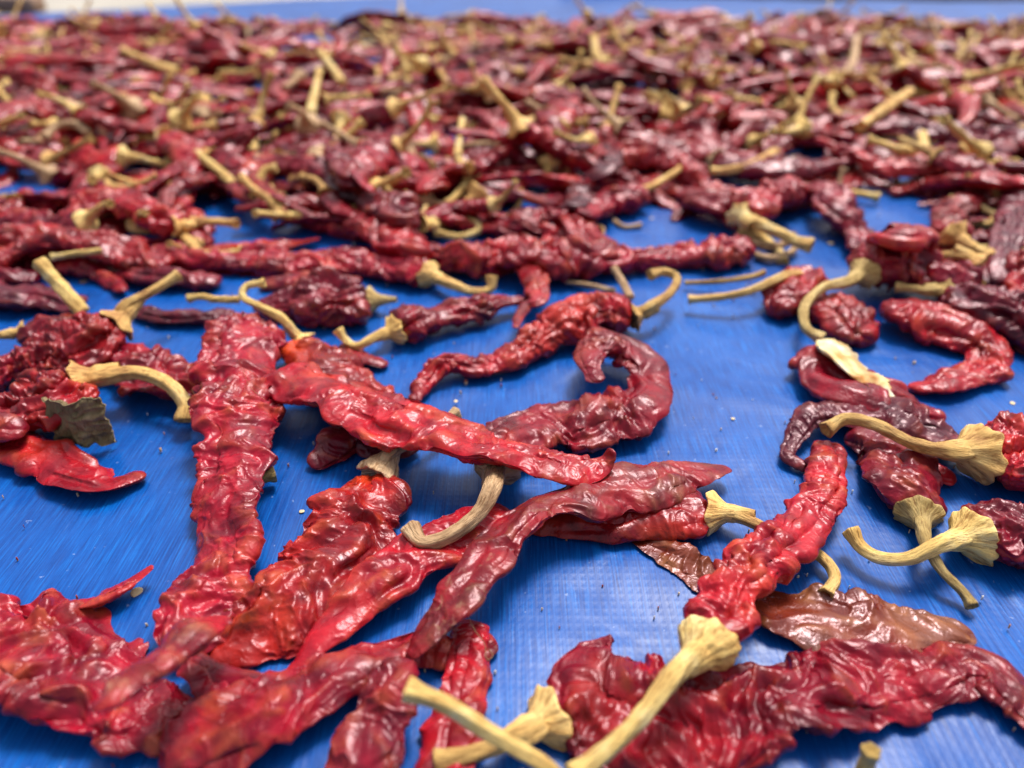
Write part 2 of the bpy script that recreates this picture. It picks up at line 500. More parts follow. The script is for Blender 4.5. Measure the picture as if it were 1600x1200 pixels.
# ------------------------------------------------------------------ chili parts
def body_mesh(P, A, kflat, seed, quads, amp=0.16, fold=0.5, wl=0.0062, dent=0.3, roll=0.0, thin=None, end_open=0.0):
    """P (m,3) centre line control points, A half widths; returns vertices, faces, crest attribute"""
    pts = np.column_stack([P, A])
    C0, L = catmull(pts, 60)
    per = 2.0 * np.mean(A) * 2.3
    ratio = L / max(per, 1e-4)
    nv = int(max(14, math.sqrt(quads / max(ratio, 0.3))))
    nu = int(max(20, quads / nv))
    C, L = catmull(pts, nu)
    ctr, a = C[:, :3].copy(), C[:, 3].copy()
    s = np.linspace(0, L, nu)
    sd = np.array([seed * 3.17, seed * 1.31, seed * 0.71])
    line = np.stack([s / 0.011, np.zeros(nu), np.zeros(nu)], -1) + sd
    a *= 1 + 0.26 * noise3(line) + 0.16 * noise3(line * 2.3 + 5)
    T = unit(np.gradient(ctr, axis=0))
    Z = np.array([0, 0, 1.0])
    S = unit(np.cross(T, Z) + 1e-6)
    U = np.cross(S, T)
    rl = roll + (0.9 if kflat < 0.5 else 0.6) * noise3(line * 0.35 + 9)
    S, U = S * np.cos(rl)[:, None] + U * np.sin(rl)[:, None], U * np.cos(rl)[:, None] - S * np.sin(rl)[:, None]
    ctr += S * (a * 0.16 * noise3(line * 0.9 + 31))[:, None] * 2 + U * (a * 0.10 * noise3(line * 0.7 + 17))[:, None]
    e0, e1 = 0.45 * a[0], 0.8 * max(a[-1], 0.0006)
    c0 = np.clip(s / e0, 0, 1); c1 = np.clip((L - s) / e1, 0, 1)
    close = np.sqrt(1 - (1 - c0) ** 2) * np.sqrt(1 - (1 - c1) ** 2)
    a = a * close
    th = np.linspace(0, 2 * math.pi, nv, endpoint=False)
    # more vertices towards the sharp rims
    ct, stn = np.cos(th), np.sin(th)
    kf = kflat * (1 + 0.5 * noise3(line * 0.55 + 3))
    dn = dent * (0.6 + 0.9 * noise3(line * 0.5 + 77))
    pw = 1.55 if kflat < 0.52 else 1.2
    prof = np.sign(stn)[None, :] * np.abs(stn)[None, :] ** pw * (1 - dn[:, None] * stn[None, :] ** 2)
    X = a[:, None] * ct[None, :]
    Yv = (a * kf)[:, None] * prof
    # collapsed hollows running lengthwise
    gs = 1.0
    for g_, off_ in enumerate((-0.75, 0.1, 0.85, 3.3, 4.4)):
        t0 = math.pi / 2 + off_ + 0.9 * noise3(line * 0.33 + 13 * g_ + 500)
        dp = np.clip(0.10 + 1.1 * noise3(line * 0.45 + 29 * g_ + 700), 0, 0.42) * (1.3 if g_ < 3 else 1.0)
        dth = (th[None, :] - t0[:, None] + math.pi) % (2 * math.pi) - math.pi
        gs = gs * (1 - dp[:, None] * np.exp(-(np.abs(dth) / 0.26) ** 1.4))
    X = X * (0.35 + 0.65 * gs); Yv = Yv * gs
    V = ctr[:, None, :] + S[:, None, :] * X[..., None] + U[:, None, :] * Yv[..., None]
    # base normals
    du = np.gradient(V, axis=0)
    dv = np.roll(V, -1, 1) - np.roll(V, 1, 1)
    nrm = unit(np.cross(du, dv))
    outw = V - ctr[:, None, :]
    flip = np.sign((nrm * outw).sum(-1).mean())
    nrm *= flip
    # unbent coordinates for the creases
    q = np.stack([np.broadcast_to(s[:, None], X.shape), X, Yv * 1.2], -1) / wl
    q = q / (1.34 if quads > 3000 else 1.12) + sd
    w = np.stack([noise3(q * 0.5 + 11), noise3(q * 0.5 + 23), noise3(q * 0.5 + 37)], -1)
    q = q + 1.1 * w
    q2 = q + 0.5 * np.stack([noise3(q * 1.3 + 61), noise3(q * 1.3 + 73), noise3(q * 1.3 + 87)], -1)
    R1 = ridged(q2 * [0.60, 0.50, 0.50])
    R2 = ridged(q2 * [1.25, 1.0, 1.0] + 40)
    RL = ridged(q * [0.20, 0.80, 0.80] + 80)
    R3 = ridged(q2 * 2.4 + 60, 0.04)
    Lw = noise3(q * 0.3 + 100)
    def tri(u):
        f = u - np.floor(u)
        return 1 - np.abs(2 * f - 1) * 2
    wq = np.stack([noise3(q * 0.42 + 301), noise3(q * 0.42 + 333)], -1) * 1.7
    am = np.clip(0.55 + 1.8 * np.stack([noise3(q * 0.28 + k_) for k_ in (401, 431, 461, 491)], -1), 0, 1.3)
    q1, q3, q4 = q[..., 0], q[..., 1], q[..., 2]
    CR = (am[..., 0] * tri(0.09 * q1 + 0.42 * q3 + 0.2 * q4 + wq[..., 0]) + am[..., 1] * tri(0.20 * q1 - 0.34 * q3 + 0.2 * q4 + wq[..., 1])
          + 0.55 * am[..., 2] * tri(0.40 * q1 + 0.30 * q3 - 0.3 * q4 + 1.3 * wq[..., 1]) + 0.5 * am[..., 3] * tri(-0.14 * q1 + 0.80 * q3 + 0.4 * q4 + 1.3 * wq[..., 0]))
    CR2 = am[..., 2] * tri(0.9 * q1 + 0.6 * q3 + 2.0 * wq[..., 0]) + am[..., 0] * tri(0.5 * q1 - 1.1 * q3 + 2.0 * wq[..., 1])
    R4 = ridged(q2 * [1.9, 1.5, 1.5] + 140, 0.012) ** 2
    mask2 = np.clip(0.5 + 2.2 * noise3(q * 0.3 + 170), 0, 1)
    mask = np.clip(0.50 + 2.3 * noise3(q * 0.25 + 50), 0.05, 1.25)     # smooth panels between crumpled zones
    h = 0.5 + 0.50 * CR + 0.10 * CR2 * mask + 0.42 * ((1 - fold) * R1 + fold * RL) + 0.24 * R2 * mask + 0.10 * R3 * mask * mask + 0.7 * Lw + 0.42 * R4 * mask2
    near = np.exp(-s / (0.8 * max(np.max(A), 1e-3)))[:, None]          # puckered under the calyx
    h = h + near * 0.9 * ridged(q * [1.8, 1.8, 1.8] + 7)
    aa = np.minimum(a, np.mean(A) * 1.15) * (0.45 + 0.55 * np.clip(s / (0.9 * np.max(A)), 0, 1))
    d = 1.35 * amp * aa[:, None] * (h - 0.72)
    V = V + nrm * d[..., None]
    # the skin also shears sideways so the folds overhang a little
    V = V + S[:, None, :] * (amp * 0.9 * aa[:, None] * noise3(q * 0.6 + 200))[..., None]
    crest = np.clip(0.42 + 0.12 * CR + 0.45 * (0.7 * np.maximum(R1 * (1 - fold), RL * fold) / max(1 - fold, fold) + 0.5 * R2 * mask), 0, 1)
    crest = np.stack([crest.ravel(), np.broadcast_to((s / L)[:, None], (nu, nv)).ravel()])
    return V.reshape(-1, 3), grid_faces(nu, nv), crest, (ctr, T, S, U, a, L)


def lift_to(V, z0):
    return V


def tube_mesh(P, R, seed, nu=40, nv=14, flute=0.10, knob=True, cut=True):
    C, L = catmull(np.column_stack([P, R]), nu)
    ctr, r = C[:, :3], C[:, 3].copy()
    s = np.linspace(0, 1, nu)
    if knob:
        r *= 1 + 0.38 * np.exp(-((1 - s) * L / (1.5 * R[-1])) ** 2)
    T = unit(np.gradient(ctr, axis=0))
    up = np.array([0, 0, 1.0])
    S = np.cross(T, up)
    bad = np.linalg.norm(S, axis=1) < 0.15
    S[bad] = np.cross(T[bad], np.array([0, 1.0, 0]))
    S = unit(S)
    for i in range(1, nu):
        v = S[i - 1] - T[i] * (S[i - 1] @ T[i])
        S[i] = v / np.linalg.norm(v)
    U = np.cross(T, S)
    th = np.linspace(0, 2 * math.pi, nv, endpoint=False)
    k = 5
    line = np.stack([s * L / 0.004 + seed, np.zeros(nu), np.zeros(nu)], -1)
    wob = 1 + 0.16 * noise3(line)
    TH = th[None, :] + (s * (1.2 + (seed % 3)))[:, None]
    fl = 1 + flute * np.cos(k * TH) + 0.4 * flute * np.cos(3 * TH + 1 + 3 * s[:, None]) + 0.3 * flute * noise3(np.stack([np.cos(TH) * 2, np.sin(TH) * 2, np.broadcast_to((s * L / 0.006)[:, None], TH.shape)], -1) + seed) * 2
    rr = (r * wob)[:, None] * fl
    V = ctr[:, None, :] + S[:, None, :] * (np.cos(th)[None, :] * rr)[..., None] + U[:, None, :] * (np.sin(th)[None, :] * rr)[..., None]
    V = list(V.reshape(-1, 3))
    fib = list(np.broadcast_to(th[None, :], (nu, nv)).ravel())
    alo = list(np.broadcast_to((s * L)[:, None], (nu, nv)).ravel())
    Fq = [tuple(f) for f in grid_faces(nu, nv)]
    # end caps: a hollow at the cut end, plain disc at the root
    def cap(row, inset, depthv, flip):
        base = row * nv
        c = np.mean(V[base:base + nv], axis=0)
        t = T[0] if row == 0 else T[-1]
        rings = [(0.72, 0.0), (0.5, -depthv), (0.02, -depthv * 1.2)] if inset else [(0.6, depthv), (0.02, depthv * 1.3)]
        prev = base
        for f, dd in rings:
            st = len(V)
            sg = 1 if row else -1
            for j in range(nv):
                V.append(c + (np.array(V[base + j]) - c) * f + t * sg * dd)
                fib.append(fib[base + j]); alo.append(0.0)
            for j in range(nv):
                j2 = (j + 1) % nv
                Fq.append((prev + j, prev + j2, st + j2, st + j) if row else (prev + j2, prev + j, st + j, st + j2))
            prev = st
    cap(nu - 1, cut, R[-1] * 0.5, False)
    cap(0, False, R[0] * 0.2, True)
    return np.array(V), np.array(Fq), {'fibre': np.array(fib), 'along': np.array(alo)}


def calyx_mesh(c, axis, R, r0, squash, S, U, seed, nv=44, longer=1.0, bell=False):
    """flared cap: rim at c hugging the pod, funnel running along axis into the stem"""
    rnd = np.random.default_rng(int(seed * 10) + 5)
    prof = [(1.75 * longer, r0 * 0.72 / R), (1.45 * longer, r0 * 0.92 / R), (1.15 * longer, r0 * 1.08 / R), (0.82 * longer, r0 / R * 1.2 + 0.06), (0.58, 0.42), (0.38, 0.58), (0.22, 0.76), (0.09, 0.93), (-0.02, 1.05), (-0.10, 1.09), (-0.15, 1.04), (-0.08, 0.92), (0.02, 0.72), (0.10, 0.40), (0.14, 0.03)]
    if bell:
        prof = [(1.95, r0 * 0.72 / R), (1.7, r0 * 0.92 / R), (1.40, r0 * 1.15 / R), (1.12, r0 * 1.4 / R + 0.03), (0.92, 0.56), (0.74, 0.72), (0.54, 0.86), (0.32, 0.97), (0.12, 1.04), (-0.08, 1.08), (-0.2, 1.02), (-0.16, 0.9), (-0.05, 0.7), (0.05, 0.4), (0.1, 0.03)]
    # finer rings so the flare stays round
    pr = np.array(prof); tt_ = np.arange(len(pr)); ti = np.linspace(0, len(pr) - 1, len(pr) * (3 if nv > 40 else 1))
    cs, _ = (pr, 0), 0
    prof = list(zip(np.interp(ti, tt_, pr[:, 0]), np.interp(ti, tt_, pr[:, 1])))
    th = np.linspace(0, 2 * math.pi, nv, endpoint=False)
    lob = 5 + int(seed) % 3
    ph = rnd.uniform(0, 6.28)
    V = []; fib = []; alo = []
    ux = np.cos(th); uy = np.sin(th)
    for t, r in prof:
        edge = np.clip((r - 0.45) / 0.6, 0, 1)
        wob = 1 + edge * (0.035 * np.cos(lob * th + ph) + 0.03 * np.cos((lob * 2 + 1) * th + ph * 2)) + 0.13 * noise3(np.stack([ux * 1.5, uy * 1.5, np.full(nv, t * 1.5)], -1) + seed * 3.3) * (0.5 + edge) + (0.10 if bell else 0.05) * noise3(np.stack([ux * 3.6, uy * 3.6, np.full(nv, t * 4.0)], -1) + seed)
        groove = 1 - 0.03 * (1 - edge) * np.abs(np.cos(lob * th + ph))
        rr = R * r * wob * groove
        # lobes of the rim bend towards the pod or flick outward
        tt = R * (t - edge * (0.07 * np.cos(lob * th + ph + 0.5) + 0.16 * noise3(np.stack([ux * 1.3, uy * 1.3, np.full(nv, 0.0)], -1) + seed)))
        sq = 1 - (1 - squash) * np.clip((r - 0.3) / 0.5, 0, 1)
        p = c + axis[None, :] * tt[:, None] + S[None, :] * (rr * ux)[:, None] + U[None, :] * (rr * uy * sq)[:, None]
        V.append(p); fib.append(th); alo.append(np.full(nv, abs(t) * R))
    V = np.vstack(V)
    return V, grid_faces(len(prof), nv), {'fibre': np.concatenate(fib), 'along': np.concatenate(alo)}


HERO = []
_seed = [1]


def solve_path(body, kflat, base=None):
    """surveyed outline -> centre line and half widths in the world. body rows: x, y, half width (px), lift (mm)"""
    body = [tuple(b) + (0,) * (4 - len(b)) for b in body]
    z = np.array([0.004 + b[3] / 1000 for b in body])
    A = None
    for _ in range(5):
        P = np.array([at(b[0], b[1], zz) for b, zz in zip(body, z)])
        T = unit(np.gradient(P, axis=0))
        S = unit(np.cross(T, [0, 0, 1.0]) + 1e-7)
        U = np.cross(S, T)
        A = []
        for i, b in enumerate(body):
            dpt = depth_of(P[i])
            hw = (0.99 if kflat < 0.46 else 0.93) * b[2] * dpt / F
            vd = unit(P[i] - CAM)
            n = unit(np.cross(T[i], vd))
            fac = math.sqrt(float(S[i] @ n) ** 2 + kflat ** 2 * float(U[i] @ n) ** 2)
            A.append(hw / max(fac, 0.3))
        A = np.array(A)
        b0 = 0 if base is None else np.array([base(p) for p in P])
        A = A * 0.95
        z = np.minimum(A * kflat * 0.85, 0.013) + np.array([b[3] for b in body]) / 1000 + b0
    return P, A


def detail(P, A, boost=1.0):
    L = np.linalg.norm(np.diff(P, axis=0), axis=1).sum()
    d = np.mean([depth_of(p) for p in P])
    px = (L * F * 0.64 / d) * (2 * np.mean(A) * 2.3 * F * 0.64 / d)
    return int(np.clip(px * 0.75 * boost, 900, 42000))


def chili(label, skin, body, stem=None, cal=None, straw='straw', k=0.5, amp=0.17, fold=0.4, wl=0.0062, dent=0.3, sr=7.0, roll=0.0,
          group=None, base=None, cut=True, longer=1.0, seed=None, splay=1.0, bell=False):
    """one whole dried chili: pod, and where the photograph shows them calyx and stem.
    stem rows: x, y, height (mm); cal: calyx radius (px); sr: stem radius (px)"""
    sd = seed if seed is not None else _seed[0]; _seed[0] += 1
    if base is None and np.mean([b[1] for b in body]) < 475:
        base = lambda p: 0.75 * float(np.mean(hget(np.asarray(p) + np.array([[0, 0, 0], [.008, 0, 0], [-.008, 0, 0], [0, .008, 0], [0, -.008, 0]]))))
    k *= 0.84
    P, A = solve_path(body, k, base)
    V, Fq, crest, (ctr, T, S, U, a, L) = body_mesh(P, A, k, sd, detail(P, A), amp, fold, wl, dent, roll)
    low = V[:, 2].min()
    if base is None and max(len(b) > 3 and b[3] for b in body) is False or low < 0.0002:
        # nothing may sink below the sheet: press the underside flat instead
        V[:, 2] = np.where(V[:, 2] < 0.0012, 0.0004 + 0.0008 * np.exp((V[:, 2] - 0.0012) / 0.004), V[:, 2])
    org = np.array([ctr[:, 0].mean(), ctr[:, 1].mean(), 0.0])
    root = bpy.data.objects.new('dried_chili', None)
    root.empty_display_size = 0.01
    COL.objects.link(root); root.location = org
    tag(root, label, 'chili', group or 'dried red chilies spread on the tarpaulin')
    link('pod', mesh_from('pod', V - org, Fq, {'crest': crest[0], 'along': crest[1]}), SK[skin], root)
    if stem:
        d0 = depth_of(ctr[0])
        SP_ = np.array([at(x, y, z / 1000) for x, y, z in stem])
        r_end = 0.74 * sr * d0 / F
        start = ctr[0] - T[0] * 0.0
        R = 0.9 * (cal or sr * 3) * d0 / F
        # the funnel follows the first stretch of the stem
        ax = unit(unit(SP_[min(1, len(SP_) - 1)] - start) * 0.65 + unit(SP_[0] - start + 1e-9) * 0.5 - T[0] * 0.35 * splay)
        st_pts = np.vstack([start + ax * R * 0.25, start + ax * R * 0.95, SP_[1:]]) if np.linalg.norm(SP_[0] - start) < R * 1.1 else np.vstack([start + ax * R * 0.25, SP_])
        n = len(st_pts)
        rad = np.full(n, r_end); rad[0] = r_end * 1.2; rad[1] = r_end * 1.3
        TV, TF, ta = tube_mesh(st_pts, rad, sd, nu=60 if d0 < 0.5 else 30, nv=20 if d0 < 0.5 else 10, cut=cut)
        TV[:, 2] = np.maximum(TV[:, 2], 0.0004)
        link('stem', mesh_from('stem', TV - org, TF, ta), ST[straw], root)
        s0 = unit(np.cross(ax, [0, 0, 1.0])); u0 = np.cross(s0, ax)
        CV, CF, ca = calyx_mesh(start - T[0] * R * 0.18, ax, R, r_end * 1.35, 0.85, s0, u0, sd, nv=72 if d0 < 0.5 else 26, longer=longer, bell=bell)
        CV[:, 2] = np.maximum(CV[:, 2], 0.0004)
        link('calyx', mesh_from('calyx', CV - org, CF, ca), ST[straw], root)
    if HF is not None:
        stamp(ctr, a * k, a)
    return root


def loose_stem(label, pts, r0, r1, straw='straw', knob=True, cut=True, cat='stem', name='broken_stem', group='broken stems lying loose'):
    P = np.array([at(x, y, z / 1000) for x, y, z in pts])
    d = depth_of(P[0])
    rad = 0.85 * np.linspace(r0, r1, len(P)) * d / F
    V, Fq, a = tube_mesh(P, rad, _seed[0], nu=60, nv=20, knob=knob, cut=cut); _seed[0] += 1
    V[:, 2] = np.maximum(V[:, 2], 0.0004)
    org = np.array([P[:, 0].mean(), P[:, 1].mean(), 0])
    o = link(name, mesh_from(name, V - org, Fq, a), ST[straw], None, org)
    tag(o, label, cat, group)
    return o


# ------------------------------------------------------------------ height field of the heap (so that chilies lie on one another)
HX0, HY0, HC = -1.6, 0.0, 0.006
HF = np.zeros((int(3.2 / HC), int(2.2 / HC)))



def hidx(p):
    i = ((p[..., 0] - HX0) / HC).astype(int).clip(0, HF.shape[0] - 1)
    j = ((p[..., 1] - HY0) / HC).astype(int).clip(0, HF.shape[1] - 1)
    return i, j


def hget(p):
    p = np.asarray(p)
    i, j = hidx(p)
    return HF[i, j]


def stamp(ctr, b, a):
    S = unit(np.cross(np.gradient(ctr, axis=0), [0, 0, 1.0]) + 1e-9)
    for f in (-0.7, -0.35, 0, 0.35, 0.7):
        q = ctr + S * (a * f)[:, None]
        i, j = hidx(q)
        np.maximum.at(HF, (i, j), q[:, 2] + b * math.sqrt(1 - f * f) * 0.8)


# ================================================================== BUILD: large structure
ground()
tarp()
NHEAP = 1000
plank = link('wooden_plank', box_mesh('wooden_plank', 1.1, 0.055, 0.026), wood_material('weathered_wood', (0.20, 0.11, 0.065), (0.36, 0.22, 0.14)), None, (-1.36, 1.475, 0.012))
plank.rotation_euler = (0, 0, math.radians(-1.5))
tag(plank, 'brown wooden plank lying past the left far corner of the tarpaulin', 'plank')
kerb = link('concrete_kerb', box_mesh('concrete_kerb', 1.9, 0.10, 0.05), wood_material('grey_kerb', (0.16, 0.15, 0.14), (0.24, 0.23, 0.21)), None, (1.05, 1.80, 0.004))
tag(kerb, 'grey concrete kerb running behind the far right edge of the tarpaulin', 'kerb')
# ================================================================== the heap farther back
GAPS = [(1020, 345, 130, 38), (1415, 322, 62, 42), (335, 322, 38, 22), (845, 300, 42, 22), (495, 66, 70, 14), (92, 102, 34, 10),
        (250, 252, 18, 10), (1300, 372, 55, 25), (770, 372, 70, 16), (20, 378, 50, 22), (1145, 262, 30, 8), (960, 186, 20, 6), (1530, 375, 30, 22),
        (1400, 197, 12, 8), (95, 310, 16, 9), (930, 26, 70, 6), (700, 22, 60, 5), (1300, 22, 90, 6)]


def in_gap(p, grow=1.0):
    x, y = project(p)
    for cx, cy, rx, ry in GAPS:
        if ((x - cx) / (rx * grow)) ** 2 + ((y - cy) / (ry * grow)) ** 2 < 1:
            return True
    return False


def make_template(i):
    r = np.random.default_rng(100 + i)
    L = r.uniform(0.082, 0.136)
    n = 6
    curv = r.choice([-1, 1]) * r.uniform(0.1, 1.5) * (2.2 if i % 5 == 0 else 1)
    ang = np.linspace(0, curv, n) - curv / 2 + r.normal(0, 0.16, n)
    xs = np.concatenate([[0], np.cumsum(np.cos(ang[:-1]))]) * L / (n - 1)
    ys = np.concatenate([[0], np.cumsum(np.sin(ang[:-1]))]) * L / (n - 1)
    zs = np.array([0, 0.2, 0.45, 0.3, 0.1, -0.1]) * r.uniform(-0.006, 0.016) + r.normal(0, 0.0012, n)
    P = np.stack([xs - xs.mean(), ys - ys.mean(), zs], 1)
    w = r.uniform(0.0072, 0.0116)
    A = w * np.array([0.86, 1.0, 0.92, 0.76, 0.55, 0.26])
    k = r.uniform(0.38, 0.66)
    out = {}
    for res, q in (('hi', 2300), ('lo', 420)):
        V, Fq, crest, info = body_mesh(P, A, k, 300 + i, q, amp=r.uniform(0.2, 0.2), fold=0.35, wl=0.0062, dent=0.3)
        out['pod_' + res] = (V, Fq, crest)
    ctr, T, S, U, a, LL = info
    ax = unit(-T[0] + np.array([0, 0, r.uniform(-0.1, 0.5)]))
    hook = r.uniform(-1.1, 1.1); sl = r.uniform(0.024, 0.040)
    side = unit(np.cross(ax, [0, 0, 1.0]))
    upv = np.cross(side, ax)
    pts = [ctr[0] + ax * 0.001]
    d = ax.copy()
    p = ctr[0] + ax * 0.004
    vv = r.uniform(-0.5, 0.6)
    for t in range(5):
        pts.append(p.copy())
        d = unit(d + side * hook * 0.30 * (t > 1) + upv * vv * 0.22)
        p = p + d * sl / 4
    R = A[0] * r.uniform(0.78, 1.0); r0 = r.uniform(0.0018, 0.0024)
    rad = np.array([r0 * 1.6, r0 * 1.3, r0, r0, r0 * 0.95, r0])
    for res, nu, nv in (('hi', 22, 10), ('lo', 9, 5)):
        TV, TF, ta = tube_mesh(np.array(pts), rad, i, nu=nu, nv=nv)
        CV, CF, ca = calyx_mesh(ctr[0], ax, R, r0 * 1.3, 0.85, side, upv, i, nv=22 if res == 'hi' else 9)
        out['stem_' + res] = (TV, TF, ta); out['calyx_' + res] = (CV, CF, ca)
    out['spine'] = ctr[::6]
    out['b'] = float(np.mean(A) * k)
    out['a'] = float(np.mean(A))
    out['info'] = (abs(curv), L)
    out['curv'] = curv
    return out


NT = 22
TPL = [make_template(i) for i in range(NT)]
for t in TPL:
    V, Fq, c = t['pod_hi']; t['me_pod'] = mesh_from('pod', V, Fq, {'crest': c[0], 'along': c[1]})
    V, Fq, c = t['stem_hi']; t['me_stem'] = mesh_from('stem', V, Fq, c)
    V, Fq, c = t['calyx_hi']; t['me_calyx'] = mesh_from('calyx', V, Fq, c)

SKN = ['crimson'] * 6 + ['maroon'] * 2 + ['red'] * 6 + ['orange', 'plum']
STN = ['straw', 'straw', 'pale', 'pale', 'pale', 'tan']
hr = np.random.default_rng(5)
placed = []


def try_place(x, y, rz, ti, force=False, sink=0.85, maxh=0.030, roll=None, sc=None, maxpitch=0.35):
    t = TPL[ti]
    s = sc or hr.uniform(0.88, 1.14)
    c, sn = math.cos(rz), math.sin(rz)
    sp = t['spine'] * s
    w = np.stack([x + sp[:, 0] * c - sp[:, 1] * sn, y + sp[:, 0] * sn + sp[:, 1] * c, np.zeros(len(sp))], 1)
    if not force:
        for q in w[::2]:
            if in_gap(q + [0, 0, 0.006]): return None
        st = np.array([x + (sp[0, 0] - 0.03) * c - sp[0, 1] * sn, y + (sp[0, 0] - 0.03) * sn + sp[0, 1] * c, 0])
        if st[1] < 0.30: return None
        if in_gap(st + [0, 0, 0.006]): return None
    h = hget(w)
    if not force and np.percentile(h, 70) > maxh: return None
    u = sp[:, 0]
    m = np.polyfit(u, h, 1)[0]
    m = max(-maxpitch, min(maxpitch, m))
    line = m * u
    z = max(np.percentile(h - line, 72) + t['b'] * s * sink, np.max(-line) * 0.75 + t['b'] * s * 0.9)
    pit = -math.atan(m)
    rl = hr.choice([0, math.pi]) + hr.uniform(-0.6, 0.6) if roll is None else roll
    M = Matrix.Translation((x, y, z)) @ Matrix.Rotation(rz, 4, 'Z') @ Matrix.Rotation(pit, 4, 'Y') @ Matrix.Rotation(rl, 4, 'X') @ Matrix.Scale(s, 4)
    Mn = np.array(M)
    ctr = t['spine'] @ Mn[:3, :3].T + Mn[:3, 3]
    stamp(np.repeat(ctr, 2, axis=0) if len(ctr) < 12 else ctr, np.full(len(ctr), t['b'] * s), np.full(len(ctr), t['a'] * s)) if len(ctr) >= 12 else stamp_dense(ctr, t['b'] * s, t['a'] * s)
    rec = dict(M=M, t=ti, skin=SKN[hr.integers(len(SKN))], straw=STN[hr.integers(len(STN))], ctr=ctr, s=s, base=float(np.mean(h)))
    placed.append(rec)
    return rec


def stamp_dense(ctr, b, a):
    C, _ = catmull(ctr, 40)
    stamp(C, np.full(40, b), np.full(40, a))


# a thin scatter under the traced chilies of the middle rows, left and right
GAPS += [(240, 535, 60, 25), (700, 450, 140, 55), (1130, 440, 110, 50), (1450, 560, 90, 40), (1150, 560, 170, 90), (20, 380, 45, 22), (230, 660, 90, 60), (650, 520, 80, 40)]
for _ in range(2600):
    x = hr.uniform(-0.36, 0.36); y = hr.uniform(0.375, 0.49)
    px, py = project(np.array([x, y, 0.0]))
    if not (325 < py < 500) or (600 < px < 1220 and py > 385): continue
    if try_place(x, y, hr.choice([0, math.pi]) + hr.uniform(-0.7, 0.7), int(hr.integers(NT)), maxh=0.011, sc=hr.uniform(0.7, 0.92)) is not None and len(placed) > 58: break
print('scatter', len(placed)); NHEAP += len(placed)
# traced individuals of the middle distance are laid down later on top of this bed
tries = 0
while len(placed) < NHEAP and tries < 9000:
    tries += 1
    u = hr.uniform(0, 1)
    y = 0.475 + 0.80 * u ** 0.95
    half = (y * 0.86 + 0.14) * 800 / F + 0.12
    x = hr.uniform(-half, half)
    if y > 1.22 and x < -0.62: continue
    p = np.array([x, y, 0.0])
    px, py = project(p)
    if py > 345: continue
    lay = 0.026 if y > 0.62 else 0.022
    if try_place(x, y, hr.uniform(0, 2 * math.pi), int(hr.integers(NT)), maxh=lay * hr.uniform(0.5, 1.3)) is None:
        continue
print('heap', len(placed), 'tries', tries)
# ================================================================== the chilies of the foreground and middle distance, one by one
# body rows: x, y, half width, lift (mm); stem rows: x, y, height (mm)
chili('large glossy crimson chili lying across the bottom right, tip bent down at the right edge', 'crimson',
      [(866, 1120, 72), (905, 1112, 92), (960, 1122, 96), (1080, 1122, 80), (1200, 1098, 78), (1330, 1072, 66), (1450, 1058, 52), (1530, 1050, 44), (1580, 1085, 38), (1650, 1160, 32)],
      stem=[(825, 1148, 7), (790, 1160, 6), (740, 1178, 5), (680, 1190, 4)], cal=56, sr=17, straw='straw', k=0.34, amp=0.17, fold=0.2, wl=0.0052, dent=0.25)
chili('slender red chili whose long pale stem reaches down over the large crimson chili', 'red',
      [(1105, 995, 46, 9), (1140, 925, 52, 9), (1185, 875, 48, 7), (1235, 838, 46, 5), (1280, 785, 38, 4), (1292, 735, 32, 3), (1288, 692, 24, 2)],
      stem=[(1060, 1045, 19), (1010, 1110, 19), (950, 1170, 18), (895, 1215, 17)], cal=50, sr=16, straw='pale', k=0.72, amp=0.19, fold=0.3, wl=0.0052, bell=True)
chili('dark plum chili curled into a hook at its left tip, under a thick tan stem', 'plum',
      [(1500, 690, 24, 2), (1440, 672, 27, 3), (1385, 648, 26, 4), (1320, 645, 26, 4), (1265, 652, 24, 4), (1243, 682, 16, 3), (1230, 712, 13, 2), (1262, 732, 7, 1)], k=0.6, amp=0.26, fold=0.35)
chili('short plump maroon chili pointing toward the viewer with a drab stem below', 'maroon',
      [(1432, 800, 50), (1412, 750, 56), (1395, 712, 50), (1360, 692, 30), (1318, 688, 18)],
      stem=[(1447, 848, 9), (1470, 890, 6), (1505, 925, 3), (1520, 948, 2)], cal=38, sr=9, straw='olive', k=0.55, amp=0.15, fold=0.45, wl=0.0075)
chili('red chili entering at the right edge, wide calyx and long wavy tan stem pointing left', 'red',
      [(1535, 705, 52, 4), (1575, 708, 58, 3), (1640, 712, 55, 2), (1740, 740, 45)],
      stem=[(1490, 708, 13), (1430, 694, 14), (1370, 665, 15), (1320, 655, 14), (1290, 672, 12)], cal=54, sr=13, straw='straw', k=0.62, amp=0.16, fold=0.3, wl=0.0048)
chili('small bright red chili tip poking out beneath the wide tan calyx at right', 'red',
      [(1400, 700, 14), (1440, 728, 17), (1470, 742, 16), (1495, 752, 10)], k=0.6)
chili('dark crimson chili at right edge, pale yellow calyx and stem hooked up at its left', 'maroon',
      [(1530, 842, 50, 2), (1575, 838, 56, 2), (1640, 848, 54), (1740, 870, 48)],
      stem=[(1470, 850, 11), (1420, 872, 8), (1375, 872, 6), (1345, 855, 6), (1330, 828, 8)], cal=50, sr=13, straw='pale', k=0.6, amp=0.19, fold=0.2, wl=0.0042)
chili('glossy flattened brown chili with a paler right tip, under two red chilies', 'brown',
      [(985, 838, 9), (1050, 868, 20), (1110, 903, 26), (1165, 935, 33), (1240, 962, 43), (1330, 980, 47), (1420, 985, 40), (1490, 992, 24), (1525, 1003, 7)], k=0.26, amp=0.18, fold=0.8, wl=0.0066, dent=0.5)
